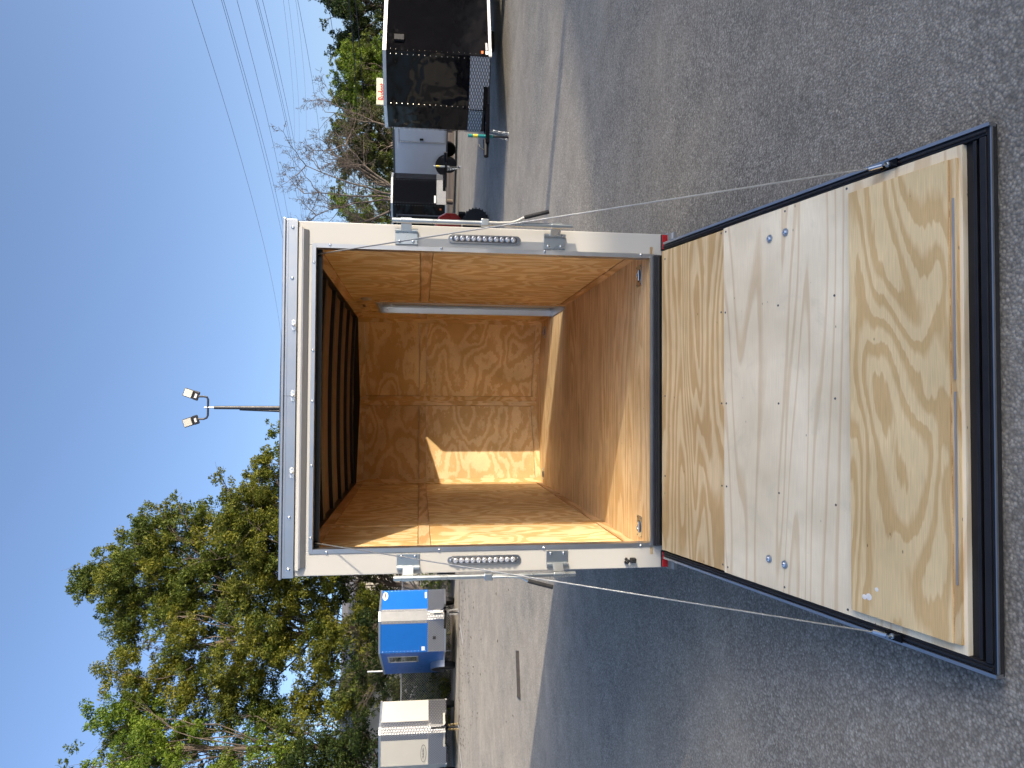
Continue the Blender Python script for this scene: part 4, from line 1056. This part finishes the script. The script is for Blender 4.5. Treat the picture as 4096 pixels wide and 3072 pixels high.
tree('holly_tree', 'dark shaded tree under the olive oaks, behind the fence', 'tree', PE, 36, 1.2, -10.2, 8000, .09, [('leaf_dark', 1)], seed=6, group=GL, fill=.45)
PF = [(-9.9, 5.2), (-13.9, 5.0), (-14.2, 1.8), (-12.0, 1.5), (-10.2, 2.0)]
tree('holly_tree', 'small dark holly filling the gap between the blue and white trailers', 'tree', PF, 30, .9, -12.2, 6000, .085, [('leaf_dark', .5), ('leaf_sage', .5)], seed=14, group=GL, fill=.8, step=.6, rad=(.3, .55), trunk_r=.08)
GR = 'trees behind the right hand trailers'
P1 = [(24.47, 8.42), (24.23, 8.34), (24.1, 7.85), (24.04, 7.45), (23.21, 7.36), (22.83, 8.0), (22.49, 8.04), (22.09, 7.75), (22.04, 7.26), (21.81, 6.94), (21.86, 6.21), (22.07, 5.47), (21.97, 3.2), (28.3, 3.2), (27.99, 8.45)]
tree('evergreen_tree', 'dark evergreen tree at the far right behind the black trailer', 'tree', P1, 40, 2.4, 24.5, 20000, .09, [('leaf_dark', 1)], seed=7, group=GR, step=.8, rad=(.45, .9))
P2 = [(18.68, 6.45), (19.0, 6.16), (19.45, 6.32), (19.7, 5.95), (20.05, 5.29), (19.85, 4.84), (19.66, 3.0), (16.37, 3.0), (16.08, 5.39), (16.05, 5.91), (16.39, 6.58), (16.99, 6.77), (17.82, 6.89), (18.05, 6.82), (18.3, 6.38)]
tree('laurel_tree', 'rounded bright green tree above the middle of the black trailer', 'tree', P2, 36, 1.8, 18.0, 20000, .075, [('leaf_bright', .65), ('leaf_green', .35)], seed=8, group=GR, step=.62, rad=(.4, .75))
P2b = [(22.2, 6.5), (22.0, 4), (22.0, 2.8), (19.2, 2.8), (19.6, 5.6), (20.6, 6.6)]
tree('evergreen_tree', 'dull olive tree between the dark evergreen and the bright green tree', 'tree', P2b, 40, 1.6, 21.0, 9000, .08, [('leaf_sage', .5), ('leaf_dark', .5)], seed=9, group=GR, step=.7, rad=(.4, .8))
P3 = [(14.43, 5.7), (14.53, 5.03), (14.7, 4.5), (14.79, 2.5), (14.06, 2.3), (11.0, 2.3), (11.2, 4.34), (11.94, 5.0), (12.05, 5.47), (11.55, 5.99), (12.89, 6.47), (13.49, 6.74), (13.7, 6.55), (13.93, 6.02)]
tree('bushy_tree', 'grey green bushy tree above the pale grey trailer', 'tree', P3, 32, 1.6, 12.8, 17000, .07, [('leaf_sage', .65), ('leaf_green', .35)], seed=10, group=GR, step=.62, rad=(.35, .7), bark='pale_bark')
P4 = [(12.44, 7.07), (12.69, 6.76), (13.54, 5.54), (13.61, 2.8), (6.5, 2.8), (6.5, 4.6), (8.2, 5.4), (9.94, 6.27), (11.03, 6.82), (11.65, 7.14)]
tree('bushy_tree', 'soft green tree filling in behind the bare tree', 'tree', P4, 38, 1.8, 10.6, 15000, .08, [('leaf_sage', .5), ('leaf_bright', .5)], seed=12, group=GR, step=.8, rad=(.4, .8), fill=.75)

def bare_tree(label, base, tips, r0, seed, sub=3):
    rg = random.Random(seed)
    t = thing('bare_tree', (base[0], base[1], ground(base[1])), 0, label, 'tree', GR)
    gz_ = ground(base[1])
    m = MB(); tw = MB()
    fork = Vector((.05, 0, base[2]-gz_))
    m.tube([(0, 0, -.1), (.02, 0, fork.z*.5), fork], [r0*1.2, r0, r0*.9], 8, False)
    def grow(a, b, r_, lvl):
        pp = branch(m if lvl < 2 else tw, a, b, r_, r_*.32, .07, rg, 7, 6 if lvl < 2 else 3)
        if lvl >= 4: return
        L_ = (b-a).length
        nb = (7, 7, 6, 4)[lvl]
        for i in range(nb):
            q = pp[rg.randint(2, 7)]
            d = (b-a).normalized()
            sd = Vector((rg.gauss(0, 1), rg.gauss(0, .8), rg.gauss(.25, .8)))
            sd = (sd-d*sd.dot(d)).normalized()
            e = q+(d*rg.uniform(.3, .8)+sd*rg.uniform(.5, .95)).normalized()*L_*rg.uniform(.24, .44)
            if e.z < .9: e.z = 1.0+rg.random()
            grow(q, e, max(.007, r_*.42), lvl+1)
    for (x, y, z) in tips:
        grow(fork, Vector((x-base[0], y, z-gz_)), r0*rg.uniform(.45, .62), 0)
    m.build('trunk', 'twig_bark', t, smooth=True)
    tw.build('twigs', 'twig_bark', t, smooth=True)
    return t
bare_tree('leafless tree with spreading bare branches beside the white post', (9.0, 28.0, 2.6), [(9.22, .3, 7.3), (10.2, -.5, 7.1), (11.2, .4, 6.5), (11.8, -.3, 5.9), (8.3, .5, 6.8), (7.6, -.4, 5.8), (11.2, .9, 6.0)], .11, 21)
bare_tree('thin leafless sapling over the pale grey trailer', (12.6, 29.0, 3.4), [(13.9, .2, 6.75), (13.1, -.2, 6.5)], .07, 22)
def shrub(label, x, y, rx, h, n, mat, seed, size=.06):
    rg = random.Random(seed); t = thing('shrub', (x, y, ground(y)), 0, label, 'shrub', 'shrubs at the edges of the lot')
    C = []; rd_ = []
    for i in range(26):
        a = rg.uniform(0, 2*PI); q = math.sqrt(rg.random())*rx; zz = rg.uniform(.12, 1)*h*(1-.5*(q/rx)**2)
        C.append((q*math.cos(a), q*math.sin(a)*.7, zz)); rd_.append(rg.uniform(.2, .4)*h**.5)
    m = MB()
    for c in C[:16]: branch(m, (rg.uniform(-.15, .15), rg.uniform(-.1, .1), 0), c, .022, .006, .1, rg, 4, 4)
    m.build('stems', 'bark', t, smooth=True)
    leaves_mesh('foliage', np.array(C), np.array(rd_), n, size, mat, t, seed=seed)
shrub('green shrub against the fence right of the blue trailer', -6.5, 27.0, 1.5, 1.7, 5000, 'leaf_green', 31)
shrub('low leafy shrub in the gap between the blue and white trailers', -11.3, 27.2, 1.6, 1.5, 5000, 'leaf_sage', 32)
shrub('dark shrub behind the fence near the white trailer', -13.6, 27.6, 1.8, 2.4, 6000, 'leaf_dark', 33)
for i, (x, y, rx, h, mt, lb) in enumerate([(-9.3, 27.4, 1.3, 2.3, 'leaf_sage', 'tall grey green shrub directly behind the blue trailer'), (-16.2, 27.8, 1.8, 2.6, 'leaf_green', 'leafy shrub behind the white trailer at the left edge'),
        (-12.4, 26.6, 1.0, 1.1, 'leaf_olive', 'small yellowish shrub at the foot of the fence'), (-10.6, 28.4, 1.6, 2.9, 'leaf_dark', 'tall dark shrub behind the pale steel pole'),
        (-5.0, 28.0, 1.4, 2.6, 'leaf_dark', 'dark shrub beside the flatbed trailer')]):
    shrub(lb, x, y, rx, h, 6500, mt, 41+i)
